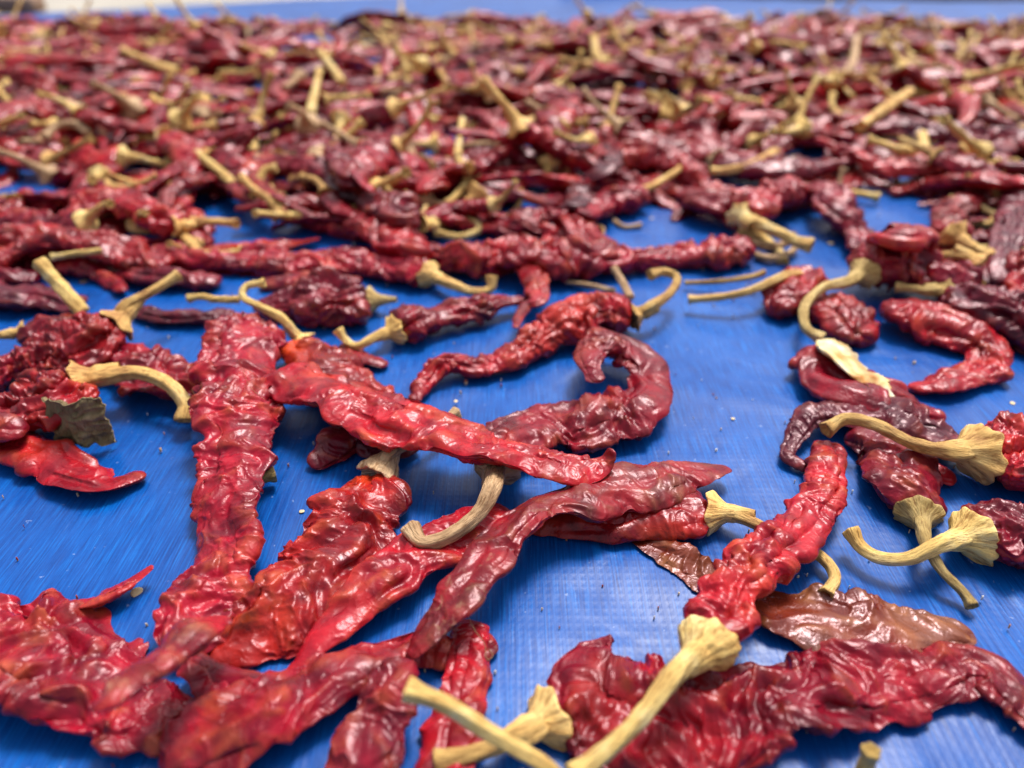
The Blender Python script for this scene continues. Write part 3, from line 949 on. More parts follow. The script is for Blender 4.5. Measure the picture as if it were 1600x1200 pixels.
chili('glossy orange red chili behind the dusty pod, straw calyx facing right and stem curling down', 'orange',
      [(1108, 800, 44, 1), (1050, 800, 40, 1), (985, 812, 38), (920, 815, 34), (850, 812, 28), (800, 812, 15)],
      stem=[(1145, 795, 9), (1190, 822, 7), (1240, 845, 4), (1285, 872, 4), (1305, 902, 4), (1290, 930, 4)], cal=40, sr=11, straw='straw', k=0.6, amp=0.15, fold=0.65, wl=0.008)
chili('long dusty maroon chili stretched diagonally on top at the centre', 'dusty',
      [(640, 1028, 14, 6), (665, 995, 28, 8), (710, 940, 38, 10), (755, 880, 40, 11), (800, 822, 38, 12), (860, 790, 34, 11), (940, 778, 36, 9), (1020, 755, 35, 7), (1095, 738, 22, 6), (1140, 732, 7, 5)], k=0.34, amp=0.15, fold=0.45, wl=0.006, roll=0.12)
chili('long bright red shiny chili crossing the middle from the upright pod to an upturned tip', 'red',
      [(430, 585, 36, 10), (500, 612, 40, 11), (570, 640, 44, 12), (650, 668, 44, 13), (735, 695, 44, 13), (810, 712, 36, 13), (870, 728, 26, 13), (922, 736, 19, 13), (946, 724, 14, 14), (958, 702, 9, 19)], k=0.45, amp=0.16, fold=0.5, wl=0.0066, roll=0.15)
chili('dark crimson chili looping back on itself at centre, brown stem hooked below it', 'crimson',
      [(778, 725, 34, 6), (800, 690, 42, 4), (862, 665, 40, 2), (940, 655, 44, 2), (1000, 630, 44, 3), (1018, 585, 34, 5), (985, 550, 27, 7), (945, 538, 24, 10), (924, 562, 20, 13), (930, 598, 15, 13)],
      stem=[(768, 765, 15), (745, 805, 12), (700, 838, 10), (660, 848, 9), (640, 825, 10)], cal=42, sr=14, straw='tan', k=0.45, amp=0.18, fold=0.4, wl=0.0078)
chili('big glossy dark red upright chili at left centre with a rounded top', 'crimson',
      [(378, 500, 38, 11), (375, 545, 60, 11), (372, 620, 66, 10), (372, 700, 60, 8), (360, 780, 52, 6), (348, 850, 50, 4), (328, 920, 52, 3), (298, 980, 50, 3), (270, 1028, 30, 3)], k=0.42, amp=0.19, fold=0.4, wl=0.0066)
chili('small maroon chili end hanging in the shade below the long bright red one', 'maroon',
      [(575, 655, 20, 2), (545, 680, 25, 1), (515, 708, 24), (488, 732, 15)], k=0.5, amp=0.16)
chili('round ended plum chili in the shade beside the straw calyx', 'plum',
      [(555, 690, 18, 1), (590, 690, 26), (625, 702, 24), (638, 715, 14)], k=0.4, amp=0.1)
chili('wide orange red and maroon chili with straw calyx up, stem under the long red one', 'orange',
      [(592, 745, 42, 3), (568, 790, 62, 2), (545, 840, 72, 1), (505, 900, 74), (445, 955, 66), (385, 1000, 46), (325, 1030, 22)],
      stem=[(605, 712, 11), (640, 690, 10), (680, 665, 9), (714, 645, 9)], cal=36, sr=11, straw='tan', k=0.42, amp=0.16, fold=0.3, wl=0.0062, bell=True)
chili('narrow scarlet chili with long straight folds running down left from under the dusty one', 'red',
      [(800, 800, 20, 2), (745, 822, 32, 3), (690, 850, 37, 4), (630, 880, 40, 5), (575, 925, 40, 5), (525, 975, 28, 4), (485, 1022, 20, 3), (450, 1065, 15, 2)], k=0.42, amp=0.14, fold=0.85, wl=0.0066)
chili('long dark red chili running from the bottom left up to the dusty chili', 'crimson',
      [(775, 1000, 20), (715, 1022, 24), (650, 1018, 28, 1), (570, 1050, 40, 2), (490, 1080, 46, 3), (410, 1112, 54, 3), (330, 1155, 60, 2), (255, 1215, 56)], k=0.42, amp=0.15, fold=0.5, wl=0.0072)
chili('muted maroon chili running off the bottom edge left of the long pale stem', 'maroon',
      [(628, 1028, 22, 8), (612, 1065, 42, 7), (590, 1130, 56, 5), (562, 1200, 66, 3), (540, 1290, 60)], k=0.48, amp=0.18, fold=0.5, wl=0.0068)
chili('red wrinkled chili dropping straight down to the bottom edge behind the long pale stem', 'red',
      [(738, 972, 26), (730, 1025, 36), (724, 1090, 38), (708, 1150, 50), (690, 1215, 56), (670, 1300, 50)], k=0.5, amp=0.16, fold=0.35, wl=0.0066)
chili('very large crumpled crimson chili filling the bottom left corner', 'crimson',
      [(-90, 1000, 90), (0, 1015, 98), (80, 1035, 98), (150, 1070, 92), (215, 1105, 72), (285, 1125, 46), (345, 1125, 20)], k=0.32, amp=0.19, fold=0.2, wl=0.0056)
chili('blurred dusty chili lying uppermost over the very large corner chili', 'dusty',
      [(142, 1104, 12, 25), (165, 1095, 22, 25), (205, 1065, 31, 24), (250, 1030, 34, 22), (300, 995, 32, 18), (350, 965, 20, 14)], k=0.5, amp=0.24, fold=0.4, wl=0.0058)
chili('dark red chili wedged between the very large corner chili and the long dark red one', 'crimson',
      [(290, 1035, 20, 4), (330, 1068, 34, 3), (350, 1110, 38, 2), (330, 1160, 40, 1), (290, 1210, 38)], k=0.5, amp=0.18, fold=0.5, wl=0.006)
chili('narrow maroon chili lying just above the long dark red one at lower left', 'maroon',
      [(300, 1030, 14, 4), (360, 1058, 20, 4), (420, 1082, 22, 4), (480, 1110, 16, 3)], k=0.5, amp=0.12, fold=0.8)
chili('thin twisted brownish red chili tip rising to a point above the corner pod', 'red',
      [(100, 950, 12, 1), (150, 940, 16, 2), (185, 922, 17, 3), (212, 905, 11, 4), (240, 884, 5, 6)], k=0.4, amp=0.22, fold=0.85)
chili('shiny red chili at the left edge tapering to a blunt tip on bare blue sheet', 'red',
      [(-70, 650, 36), (0, 685, 33), (60, 712, 36), (120, 744, 36), (165, 758, 24), (200, 750, 14), (226, 738, 11)], k=0.45, amp=0.14, fold=0.75, wl=0.008)
chili('bumpy red chili at left with a thick pale stem arching right over the blue sheet', 'red',
      [(118, 598, 42, 7), (85, 622, 50, 5), (40, 645, 46, 3), (-20, 672, 40), (-80, 700, 30)],
      stem=[(165, 588, 14), (215, 582, 15), (260, 598, 14), (288, 628, 10), (288, 658, 5)], cal=40, sr=14, straw='straw', k=0.62, amp=0.2, fold=0.2, wl=0.0045)
chili('glossy rounded red chili end at the left edge, just above the tapering one', 'crimson',
      [(-60, 650, 34, 9), (-10, 660, 34, 9), (25, 668, 26, 9), (46, 672, 10, 9)], k=0.6, amp=0.1, fold=0.5)
chili('small dark red chili end at the far left edge beside bare blue sheet', 'maroon',
      [(-50, 600, 20), (-15, 602, 20), (10, 600, 12)], k=0.7)
chili('knobbly dark red chili at left whose straw stem points up to the right', 'crimson',
      [(178, 510, 34, 7), (140, 528, 40, 5), (90, 545, 36, 3), (30, 568, 30, 1), (-40, 600, 26)],
      stem=[(195, 478, 19), (225, 462, 21), (255, 445, 23), (280, 430, 25)], cal=36, sr=9.5, straw='straw', k=0.7, amp=0.24, fold=0.15, wl=0.004)
chili('crimson chili crossing behind the upright pod from the left group', 'crimson',
      [(165, 555, 30, 1), (215, 575, 42, 1), (270, 595, 42, 1), (330, 605, 38), (400, 610, 28)], k=0.55, amp=0.17, fold=0.4)
chili('mauve chili behind the leaning thick stem at the left edge', 'plum',
      [(125, 480, 16), (80, 468, 26), (30, 462, 30), (-40, 458, 28)], k=0.6, amp=0.12, fold=0.6)
chili('small red chili at left edge with stubby stem pointing left', 'crimson',
      [(40, 518, 20, 5), (75, 515, 25, 5), (115, 512, 22, 4), (150, 520, 14, 3)], stem=[(20, 522, 10), (0, 524, 9), (-25, 520, 8)], cal=20, sr=8, straw='straw', k=0.7, amp=0.2)
chili('very long narrow red chili ending in a hooked stem at the centre', 'crimson',
      [(668, 428, 31), (630, 418, 27), (560, 410, 22), (470, 412, 22), (380, 410, 21), (300, 404, 18), (240, 396, 12)],
      stem=[(700, 442, 6), (735, 455, 4), (765, 452, 4), (768, 432, 9)], cal=26, sr=8.5, straw='straw', k=0.7, amp=0.17, fold=0.45)
chili('long crimson chili arching in from the left edge above the leaning thick stem', 'red',
      [(-60, 425, 20, 3), (10, 398, 20, 6), (80, 378, 20, 9), (150, 380, 24, 7), (210, 398, 26, 3), (265, 415, 22)], k=0.6, amp=0.18, fold=0.5)
chili('dark crimson chili with blunt right end in front of the very long narrow one', 'maroon',
      [(576, 470, 34), (540, 470, 42), (490, 472, 38), (440, 476, 26), (395, 480, 14)], stem=[(584, 468, 8), (590, 470, 7)], cal=26, sr=6, straw='olive', k=0.75, amp=0.2, fold=0.4)
chili('thin mauve brown chili behind the knobbly one', 'plum',
      [(370, 492, 12), (310, 496, 16), (250, 494, 16), (205, 482, 10)], k=0.6, fold=0.8)
chili('orange creased chili behind the long red one, pale stem hooked over the upright pod', 'orange',
      [(470, 535, 34, 1), (500, 568, 48, 1), (545, 605, 52, 1), (590, 640, 38), (620, 660, 18)],
      stem=[(440, 498, 15), (405, 478, 19), (380, 465, 21), (385, 447, 24), (414, 442, 25)], cal=24, sr=7.5, straw='pale', k=0.55, amp=0.13, fold=0.7)
chili('tiny dull red chili tip on the sheet below the hooked pale stem', 'dusty',
      [(535, 540, 12), (570, 560, 17), (605, 572, 9)], k=0.6)
chili('compact magenta red chili tapering right with stem curled up at its left end', 'crimson',
      [(622, 515, 32, 1), (655, 502, 33, 1), (700, 490, 26, 2), (755, 478, 20, 3), (800, 470, 12, 4), (835, 465, 6, 4)],
      stem=[(592, 524, 7), (560, 540, 5), (540, 532, 6), (528, 515, 10)], cal=28, sr=8, straw='pale', k=0.8, amp=0.17, fold=0.15, wl=0.0042)
chili('knobbly S shaped red chili at the centre, stem curved like a cane', 'red',
      [(985, 492, 38, 1), (945, 488, 38, 2), (895, 498, 36, 3), (850, 528, 30, 2), (800, 560, 24, 1), (745, 575, 20), (698, 566, 20, 3), (670, 590, 18, 1), (645, 628, 9)],
      stem=[(1015, 480, 12), (1045, 460, 13), (1058, 435, 15), (1038, 425, 17), (1015, 430, 17)], cal=27, sr=9.5, straw='straw', k=0.75, amp=0.22, fold=0.25, wl=0.0046)
chili('thin crumpled red chili end dangling over the S shaped one', 'red',
      [(812, 400, 16, 3), (832, 430, 24, 5), (840, 465, 17, 6), (818, 480, 10, 8), (806, 512, 6, 8)], k=0.6, amp=0.2)
chili('long ragged crimson chili above the cane shaped stem, right end touching a cluster of stems', 'crimson',
      [(1170, 385, 28), (1120, 390, 27), (1060, 400, 22), (1000, 405, 22), (930, 405, 30), (870, 408, 34), (835, 405, 24)], k=0.7, amp=0.2, fold=0.35)
chili('pink red chili continuing the ragged row at centre, left part', 'red',
      [(690, 402, 22), (730, 402, 30), (790, 398, 28), (845, 398, 20)], k=0.7, amp=0.18, fold=0.3)
chili('upright pink red flattened chili leaning on the ragged row', 'red',
      [(898, 320, 18, 4), (905, 350, 32, 3), (925, 380, 36, 2), (940, 402, 22)], k=0.5, amp=0.12, fold=0.2)
chili('leaning mauve chili just above the pink upright one', 'plum',
      [(968, 215, 14, 6), (945, 260, 22, 6), (915, 295, 26, 5), (895, 325, 20, 4)], k=0.6, amp=0.15)
chili('small crumpled red chili left of the pink upright one', 'crimson',
      [(762, 345, 14), (805, 348, 19), (850, 338, 16), (890, 330, 12)], k=0.7, amp=0.2)
chili('short red chili with a calyx and stem crossing the bare blue patch', 'crimson',
      [(1000, 300, 22, 4), (970, 310, 26, 3), (935, 325, 22, 1), (910, 335, 12)], stem=[(1020, 290, 11), (1050, 272, 12), (1065, 262, 13)], cal=14, sr=6, straw='straw', k=0.7)
chili('mauve red chili right of the bare patch, tip trailing onto the sheet', 'crimson',
      [(1170, 320, 26, 2), (1120, 318, 22, 2), (1080, 322, 12, 1), (1050, 345, 6)], k=0.6)
chili('rough red chili with a fat yellow stem in front, right of centre', 'crimson',
      [(1160, 335, 24, 4), (1180, 318, 28, 3), (1225, 300, 26, 2), (1270, 300, 20, 1), (1300, 310, 10)], stem=[(1172, 340, 15), (1205, 358, 14), (1240, 375, 13), (1268, 385, 12)], cal=24, sr=11, straw='pale', k=0.75, amp=0.2)
chili('bright red chili lump at right of centre, stems lying against its left side', 'red',
      [(1262, 430, 26, 1), (1250, 448, 42), (1228, 470, 40), (1208, 492, 22)], stem=[(1230, 430, 14), (1170, 455, 11), (1120, 465, 8), (1075, 468, 6)], cal=15, sr=7.5, straw='straw', k=0.8, amp=0.18)
chili('dark crimson chili clump whose olive stem curls round in a half circle', 'maroon',
      [(1350, 425, 32, 6), (1385, 410, 44, 5), (1425, 410, 46, 4), (1455, 425, 26, 3)], stem=[(1325, 440, 14), (1285, 450, 15), (1258, 478, 13), (1258, 510, 10), (1285, 530, 7)], cal=28, sr=9, straw='olive', k=0.8, amp=0.2)
chili('mauve and orange chili inside the half circle of the olive stem', 'dusty',
      [(1275, 470, 26), (1310, 490, 38), (1345, 515, 32), (1370, 535, 18)], k=0.65, amp=0.15, fold=0.6)
torn = chili('torn crimson chili split open to cream flesh, right of centre', 'crimson',
      [(1278, 545, 26, 1), (1290, 580, 40, 1), (1335, 610, 42, 1), (1385, 622, 34, 1), (1430, 645, 20), (1475, 650, 10)], k=0.62, amp=0.15, fold=0.3)
chili('broad C shaped dull red chili at right ending beside the cream flesh', 'red',
      [(1375, 480, 26, 4), (1430, 492, 30, 3), (1490, 512, 33, 2), (1540, 545, 33, 1), (1530, 580, 33), (1475, 600, 28), (1420, 608, 16)], k=0.6, amp=0.14, fold=0.55)
chili('grey mauve crumpled chili at right edge above the C shaped one, calyx at left', 'plum',
      [(1480, 455, 22, 6), (1530, 478, 34, 4), (1590, 505, 36, 2), (1660, 530, 30)], stem=[(1455, 455, 13), (1430, 452, 12), (1400, 448, 11)], cal=22, sr=8, straw='olive', k=0.7, amp=0.22)
chili('mauve chili with tan calyx and a stubby stem pointing down right, upper right cluster', 'dusty',
      [(1490, 365, 28, 6), (1480, 345, 28, 5), (1500, 322, 24, 4), (1550, 305, 18, 3), (1590, 300, 10)], stem=[(1510, 380, 14), (1535, 395, 13), (1548, 398, 12)], cal=26, sr=9, straw='straw', k=0.7)
chili('dull purple chili standing on end near the right edge', 'plum',
      [(1590, 300, 22, 6), (1580, 350, 28, 6), (1565, 400, 26, 4), (1545, 445, 18, 2)], k=0.65, amp=0.14)
chili('bright red crumpled chili cut by the right edge beside the purple one', 'red',
      [(1595, 395, 22, 4), (1600, 440, 32, 3), (1605, 490, 34, 1), (1620, 530, 20)], k=0.7, amp=0.18)
chili('straw calyx lying face out with a short pod behind, upper right cluster', 'maroon',
      [(1525, 415, 22, 8), (1500, 430, 28, 5), (1460, 440, 24, 3)], stem=[(1505, 408, 16), (1480, 398, 16), (1462, 402, 15)], cal=27, sr=8, straw='straw', k=0.8)
chili('mauve chili with dented end between two yellow calyces at upper right', 'maroon',
      [(1290, 290, 22, 3), (1310, 325, 32, 3), (1335, 360, 28, 3), (1350, 395, 20, 2)], k=0.65, amp=0.16)
chili('thin bright red chili lying level at the right edge of the upper rows', 'red',
      [(1392, 302, 7), (1440, 290, 13, 2), (1500, 282, 15, 3), (1560, 284, 15, 3), (1640, 290, 14, 2)], k=0.7, amp=0.14)
chili('red chili with a yellow calyx looking up between the dark clump and the mauve chili', 'red',
      [(1385, 380, 24, 8), (1410, 372, 30, 6), (1440, 380, 26, 4)], stem=[(1372, 376, 19), (1358, 384, 20), (1346, 388, 19)], cal=20, sr=7, straw='pale', k=0.8)
chili('orange red chili bending like an arch at upper left with a level straw stem', 'red',
      [(272, 352, 24, 7), (245, 340, 26, 7), (205, 318, 22, 10), (160, 312, 20, 9), (125, 330, 20, 4), (100, 350, 12, 2)], stem=[(300, 348, 11), (335, 346, 11), (370, 350, 12)], cal=20, sr=8.5, straw='straw', k=0.75, amp=0.2)
chili('dark red chili looped around a bare patch of sheet at upper left', 'crimson',
      [(260, 325, 12, 2), (265, 300, 14, 5), (300, 284, 13, 7), (345, 284, 13, 7), (380, 300, 15, 5), (410, 325, 18, 3)], k=0.8, amp=0.16)
chili('red chili behind a stem bent into a flat hairpin', 'maroon',
      [(655, 348, 24, 6), (620, 330, 32, 5), (580, 305, 30, 5), (545, 270, 24, 6), (520, 235, 16, 7)], stem=[(690, 344, 9), (735, 346, 8), (748, 358, 6), (720, 370, 4), (680, 364, 4)], cal=20, sr=8, straw='pale', k=0.7, amp=0.24)
chili('pink red chili wedged below the hairpin stem', 'red',
      [(560, 340, 20, 4), (600, 362, 32, 3), (645, 385, 32, 2), (675, 400, 18)], k=0.65, amp=0.18)
chili('rosy chili right under a straight pale stem, above the hairpin', 'red',
      [(735, 262, 16, 10), (705, 272, 22, 10), (675, 285, 20, 9), (655, 300, 10, 8)], stem=[(716, 248, 22), (718, 215, 27), (722, 188, 30)], cal=10, sr=7, straw='pale', k=0.6, amp=0.1)

chili('maroon chili in the shade under the very long narrow one, left', 'maroon',
      [(345, 440, 12, 1), (290, 436, 18, 1), (225, 430, 19), (165, 424, 12)], k=0.7, amp=0.18)
chili('purple chili end at the left edge behind the leaning thick stem', 'maroon',
      [(62, 436, 14), (15, 432, 18), (-40, 430, 16)], k=0.7, amp=0.18)
chili('thin maroon chili squeezed between the very long narrow one and the blunt ended one', 'maroon',
      [(565, 442, 10, 1), (510, 440, 15, 1), (450, 440, 15), (405, 446, 9)], k=0.7, amp=0.18)
# cream flesh showing where the torn pod has split
FP = [(1294, 532, 14, 8), (1310, 552, 27, 8.5), (1342, 582, 25, 8.5), (1378, 605, 22, 8), (1402, 618, 9, 7)]
P_, A_ = solve_path(FP, 0.35)
V_, F_, c_, _i = body_mesh(P_, A_, 0.22, 91, 4200, 0.13, 0.5, 0.005, 0.6)
o_ = np.array(torn.location)
fib_ = np.linspace(0, 6.28, len(V_))
link('inner_flesh', mesh_from('inner_flesh', V_ - o_, F_, {'fibre': fib_ * 0, 'along': V_[:, 0] * 0.2}), ST['flesh'], torn)

# loose stems
loose_stem('thick pale stem leaning at the left with a hollow round end', [(128, 488, 12), (112, 468, 17), (88, 440, 23), (62, 410, 30)], 14, 11, 'pale')
loose_stem('thin pale stem lying behind the round end of the thick leaning one', [(158, 392, 20), (120, 396, 20), (80, 402, 19)], 6, 5, 'pale')
loose_stem('slim pale stem pointing left above the rounded top of the upright pod', [(372, 468, 16), (340, 468, 15), (315, 464, 14), (294, 466, 13)], 7, 6, 'pale')
loose_stem('long pale stem in the foreground crossing from its knob down to the bottom edge', [(900, 1240, 10), (850, 1196, 16), (770, 1148, 22), (700, 1102, 26), (635, 1076, 28)], 14, 17, 'pale')
loose_stem('short curved stem end rising at the bottom edge on the right', [(1345, 1235, 3), (1352, 1200, 8), (1362, 1172, 14)], 16, 12, 'pale')
loose_stem('stubby stem end beside the waist of the upright pod', [(395, 752, 5), (412, 745, 5), (430, 740, 5)], 10, 11, 'olive')
loose_stem('thin bent twig stem above the straight one, right of centre', [(1195, 425, 10), (1175, 432, 8), (1120, 440, 5), (1070, 442, 3)], 6, 4, 'straw')
loose_stem('curved pale stem tucked under the fat yellow one', [(1170, 375, 5), (1195, 385, 5), (1228, 380, 6), (1240, 368, 8)], 7, 6, 'tan')
loose_stem('second curved stem under the fat yellow one', [(1180, 398, 3), (1205, 404, 3), (1235, 395, 4), (1245, 382, 5)], 7, 6, 'tan')
loose_stem('tan stem sticking up behind the cane shaped stem', [(985, 465, 10), (972, 440, 12), (960, 420, 14)], 8, 6, 'tan')
loose_stem('thin tan stem lying level left of the cane shaped stem', [(960, 455, 4), (920, 446, 3), (885, 440, 2)], 6, 4, 'tan')
loose_stem('slanting pale stem in the left middle rows', [(365, 288, 16), (340, 265, 18), (308, 240, 21)], 9, 7, 'pale')
loose_stem('yellow stub pointing down below the arch shaped chili', [(285, 368, 8), (300, 382, 7), (310, 396, 6)], 9, 7, 'straw')
loose_stem('small tan crescent stem on the bare blue patch', [(960, 345, 2), (975, 354, 2), (1002, 352, 2)], 4, 4, 'tan')
loose_stem('bent pale stem curved over red pods in the right middle rows', [(1440, 210, 22), (1446, 235, 20), (1470, 255, 18), (1505, 262, 17)], 9, 8, 'pale')
loose_stem('long level stem right of centre above the bare patch', [(1212, 238, 17), (1180, 255, 14), (1145, 265, 12), (1110, 268, 11)], 10, 6, 'straw')
loose_stem('stem standing on end with a small hook in the left middle rows', [(395, 310, 14), (405, 285, 20), (415, 265, 26), (432, 262, 27)], 8, 6, 'pale')
loose_stem('upper of two crossing pale stems near the top, slanting right', [(535, 130, 30), (520, 108, 36), (500, 82, 44)], 8, 6, 'pale')
loose_stem('lower of two crossing pale stems near the top, standing', [(485, 178, 28), (492, 145, 36), (499, 110, 44)], 9, 6, 'pale')
loose_stem('long pale stem lying slantwise in the far left rows', [(275, 112, 24), (235, 97, 26), (192, 78, 30)], 9, 5, 'straw')
loose_stem('arched tan stem in the left rows', [(140, 210, 22), (120, 195, 27), (90, 196, 27), (70, 215, 22)], 8, 6, 'tan')
loose_stem('long slanting stem in the far right rows', [(1420, 145, 28), (1385, 168, 27), (1345, 198, 26)], 10, 7, 'straw')
loose_stem('S curved stem in the far right rows', [(1285, 115, 26), (1310, 120, 27), (1332, 100, 31), (1338, 60, 40)], 8, 6, 'tan')
loose_stem('straw stem slanting down in the far middle rows', [(905, 155, 28), (930, 170, 24), (965, 185, 21)], 9, 6, 'straw')
loose_stem('short pale stem bent in the far middle rows', [(945, 100, 28), (932, 85, 31), (928, 60, 38)], 9, 7, 'pale')
# ================================================================== link the heap: nearest as individuals, the farthest as one mass
n_traced = sum(1 for o in COL.objects if o.parent is None and o.name.startswith('dried_chili'))
for r in placed:
    c = r['ctr'].mean(axis=0)
    r['c'] = c; r['d'] = depth_of(c); r['px'] = project(c)
placed.sort(key=lambda r: r['d'] + (5 if not (-30 < r['px'][0] < 1630) else 0))
LIM = max(0, 298 - n_traced)
TONE = {'crimson': 'crimson', 'maroon': 'dark maroon', 'red': 'bright red', 'orange': 'orange red', 'plum': 'purple brown', 'dusty': 'dusty pink'}
XN = ['far left', 'left', 'left of centre', 'just left of centre', 'centre', 'just right of centre', 'right of centre', 'right', 'far right']


def row_name(y):
    for lim, nm in ((45, 'last'), (70, 'second last'), (95, 'far'), (125, 'upper'), (160, 'upper middle'), (205, 'middle'), (260, 'lower middle'), (999, 'front')):
        if y < lim: return nm


def dir_name(r):
    a = r['ctr'][0]; b = r['ctr'][min(3, len(r['ctr']) - 1)]
    x0, y0 = project(a); x1, y1 = project(b)
    dx, dy = x0 - x1, y0 - y1
    w = math.degrees(math.atan2(-dy, dx)) % 360
    return ['right', 'up right', 'up', 'up left', 'left', 'down left', 'down', 'down right'][int((w + 22.5) // 45) % 8]


used = {}
for r in placed[:LIM]:
    t = TPL[r['t']]
    cv, L = t['info']
    shape = 'curled' if cv > 1.7 else 'bent' if cv > 0.8 else 'straight'
    size = 'long' if L > 0.118 else 'short' if L < 0.096 else 'middling'
    xn = XN[int(min(8, max(0, r['px'][0] / 1600 * 9)))]
    lab = f"{size} {shape} {TONE[r['skin']]} chili, stem {dir_name(r)}, {row_name(r['px'][1])} rows, {xn}"
    if lab in used:
        lab += ', on top' if r['base'] > 0.012 else ', lower down'
    if lab in used: lab = lab.rsplit(', ', 1)[0] + ', farther back'
    used[lab] = 1
    root = bpy.data.objects.new('dried_chili', None); root.empty_display_size = 0.01
    COL.objects.link(root)
    root.matrix_world = r['M']
    tag(root, lab, 'chili', 'dried red chilies spread on the tarpaulin')
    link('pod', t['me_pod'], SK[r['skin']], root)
    link('stem', t['me_stem'], ST[r['straw']], root)
    link('calyx', t['me_calyx'], ST[r['straw']], root)

rest = placed[LIM:]
if rest:
    sk = sorted(set(r['skin'] for r in rest)); st = sorted(set(r['straw'] for r in rest))
    mats = [SK[s] for s in sk] + [ST[s] for s in st]
    Vs, Fs, Ms, cr, fi, al = [], [], [], [], [], []
    off = 0
    for r in rest:
        M = np.array(r['M']); t = TPL[r['t']]
        for key, mi in (('pod_lo', sk.index(r['skin'])), ('stem_lo', len(sk) + st.index(r['straw'])), ('calyx_lo', len(sk) + st.index(r['straw']))):
            V, Fq, at_ = t[key]
            V = np.asarray(V) @ M[:3, :3].T + M[:3, 3]
            Vs.append(V); Fs.append(np.asarray(Fq) + off); Ms.append(np.full(len(Fq), mi, np.int32)); off += len(V)
            if key == 'pod_lo':
                cr.append(at_[0]); fi.append(np.zeros(len(V))); al.append(at_[1])
            else:
                cr.append(np.zeros(len(V))); fi.append(at_['fibre']); al.append(at_['along'])
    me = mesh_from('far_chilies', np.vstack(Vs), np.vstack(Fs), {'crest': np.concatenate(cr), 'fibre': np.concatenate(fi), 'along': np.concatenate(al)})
    for m in mats: me.materials.append(m)
    me.polygons.foreach_set('material_index', np.concatenate(Ms))
    o = bpy.data.objects.new('far_chilies', me); COL.objects.link(o)
    tag(o, 'blurred mass of dried red chilies in the farthest rows', 'chilies', kind='stuff')
print('chilies: traced', n_traced, 'individual', min(LIM, len(placed)), 'mass', len(rest))

# ================================================================== small things
def seed_mesh():
    u = np.linspace(0, math.pi, 7); v = np.linspace(0, 2 * math.pi, 10, endpoint=False)
    V = []
    for a in u:
        for b in v:
            r = math.sin(a)
            x = 0.0019 * r * math.cos(b) * (1 + 0.15 * math.cos(b)); y = 0.0015 * r * math.sin(b)
            V.append((x, y, 0.00035 * math.cos(a) * (1 - 0.4 * math.exp(-((x * x + y * y) / 1e-6)))))
    return mesh_from('chili_seed', np.array(V), grid_faces(7, 10))


sm_, snt, snd, slk, sbs = nodes_of('seed_cream')
sbs.inputs['Base Color'].default_value = (0.72, 0.55, 0.30, 1); sbs.inputs['Roughness'].default_value = 0.5
sme = seed_mesh()
for lab, x, y, sc, rz, tilt in [
        ('pale seed on the blue sheet beside the thin twisted tip', 213, 927, 0.95, 0.9, 0.6),
        ('dark speck of a seed left of the orange red chili', 471, 799, 0.5, 0.2, 0.1),
        ('small seed on the sheet above the hooked brown stem', 712, 627, 0.5, 1.2, 0.1),
        ('glassy seed on the sheet in the upper right bare patch', 1298, 380, 1.0, 0.3, 0.1),
        ('cream seed on the sheet beside the C shaped chili', 1582, 630, 0.7, 0.8, 0.1),
        ('tiny seed below the crescent stem', 1018, 341, 0.6, 0.1, 0.1),
        ('tiny cream seed on the open sheet right of the looped chili', 1145, 654, 0.45, 0.1, 0.1)]:
    p = at(x, y, 0.0006)
    o = link('chili_seed', sme, sm_, None, (p[0], p[1], 0.0009 if tilt > 0.3 else 0.0006))
    o.scale = (sc, sc, sc); o.rotation_euler = (tilt, 0, rz)
    tag(o, lab, 'seed', 'loose seeds on the tarpaulin')

# crumpled olive brown husk at left
nn = 34
g = np.linspace(-1, 1, nn)
GX, GY = np.meshgrid(g, g, indexing='ij')
rad = np.sqrt(GX ** 2 + GY ** 2)
q = np.stack([GX, GY, np.zeros_like(GX)], -1)
rim = 1 + 0.22 * noise3(q * 1.8 + 5)
Xh = GX * 0.0105 * rim + 0.0012 * noise3(q * 4); Yh = 0.004 * np.abs(GX) + 0.0035 * noise3(q * 2.2 + 9) + 0.0018 * ridged(q * 2.5 + 2)
Zh = 0.0115 + GY * 0.0098 * rim + 0.0015 * noise3(q * 3.3 + 1)
front = np.stack([Xh, Yh, np.maximum(Zh, 0.0006)], -1).reshape(-1, 3)
back = front + [0, 0.0007, 0]
Fh = grid_faces(nn, nn, False)
edge = [(i * nn, (i + 1) * nn) for i in range(nn - 1)] + [((nn - 1) * nn + j, (nn - 1) * nn + j + 1) for j in range(nn - 1)] + [((i + 1) * nn - 1 + nn, (i + 1) * nn - 1) for i in range(nn - 1)] + [(j + 1, j) for j in range(nn - 1)]
Fa = np.vstack([Fh[:, ::-1], Fh + nn * nn, [(a, b, b + nn * nn, a + nn * nn) for a, b in edge]])
Va = np.vstack([front, back])
pp = at(118, 716, 0.001)
hk = link('dried_husk', mesh_from('dried_husk', Va, Fa, {'fibre': Va[:, 0] * 900, 'along': Va[:, 2]}), ST['bark'], None, (pp[0], pp[1] + 0.004, 0))
tag(hk, 'crumpled olive brown husk standing on the sheet under the arching pale stem', 'husk')


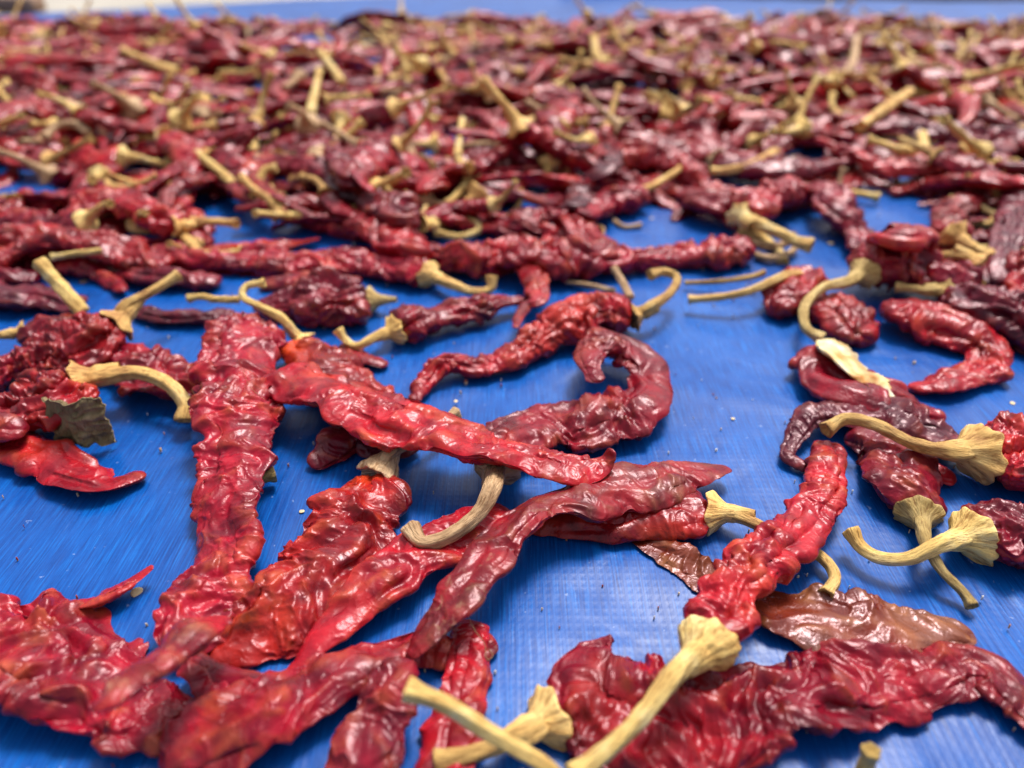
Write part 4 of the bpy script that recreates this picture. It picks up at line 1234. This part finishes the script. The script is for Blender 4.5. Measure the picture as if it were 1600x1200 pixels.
def fibre_thread(label, pts, r=0.00012):
    P = np.array([at(x, y, z / 1000) for x, y, z in pts])
    V, Fq, a = tube_mesh(P, np.full(len(P), r), 3, nu=50, nv=5, knob=False, flute=0.0, cut=False)
    org = np.array([P[:, 0].mean(), P[:, 1].mean(), 0])
    o = link('plant_fibre', mesh_from('plant_fibre', V - org, Fq, a), ST['tan'], None, org)
    tag(o, label, 'fibre', 'fine plant fibres')


fibre_thread('fine fibre curling down beside the red chili below the dusty one', [(730, 958, 9), (742, 985, 8), (757, 1005, 8), (760, 1030, 7), (770, 1025, 6), (765, 1015, 6)])
fibre_thread('fine pale hair lying on the upright pod', [(380, 580, 22), (388, 600, 22), (398, 612, 22), (414, 624, 21)], 0.00007)


# flakes of skin and dust specks scattered on the sheet: nobody could count them
fr = np.random.default_rng(3)
Vf, Ff, k0 = [], [], 0
for _ in range(420):
    u = fr.uniform(0, 1); y = 0.09 + 0.5 * u ** 1.4
    x = fr.uniform(-1, 1) * (y * 0.86 + 0.14) * 0.68
    sz = fr.uniform(0.00015, 0.00042) * (2.2 if fr.uniform() < 0.08 else 1)
    a = fr.uniform(0, 6.28)
    n5 = 5
    top = [(x + sz * fr.uniform(0.6, 1.3) * math.cos(a + j * 1.2566), y + sz * fr.uniform(0.5, 1.2) * math.sin(a + j * 1.2566), 0.0008 + sz * fr.uniform(0.3, 0.8)) for j in range(4)]
    bot = [(p[0], p[1], -0.0004) for p in top]
    Vf += top + bot
    Ff += [(k0, k0 + 1, k0 + 2, k0 + 3)] + [(k0 + (j + 1) % 4, k0 + j, k0 + 4 + j, k0 + 4 + (j + 1) % 4) for j in range(4)]
    k0 += 8
fm_, fnt, fnd, flk, fbs = nodes_of('skin_flake')
tcf = N(fnt, 'ShaderNodeTexCoord'); nf_ = N(fnt, 'ShaderNodeTexNoise'); nf_.inputs['Scale'].default_value = 160
flk.new(tcf.outputs['Object'], nf_.inputs['Vector'])
rf_ = ramp(fnt, [(0.42, (0.25, 0.03, 0.02)), (0.5, (0.55, 0.40, 0.24)), (0.6, (0.62, 0.62, 0.62))])
flk.new(nf_.outputs['Fac'], rf_.inputs[0]); flk.new(rf_.outputs[0], fbs.inputs['Base Color'])
ofl = link('skin_flakes', mesh_from('skin_flakes', np.array(Vf), np.array(Ff)), fm_)
tag(ofl, 'tiny flakes and dust specks strewn over the blue sheet', 'flakes', kind='stuff')
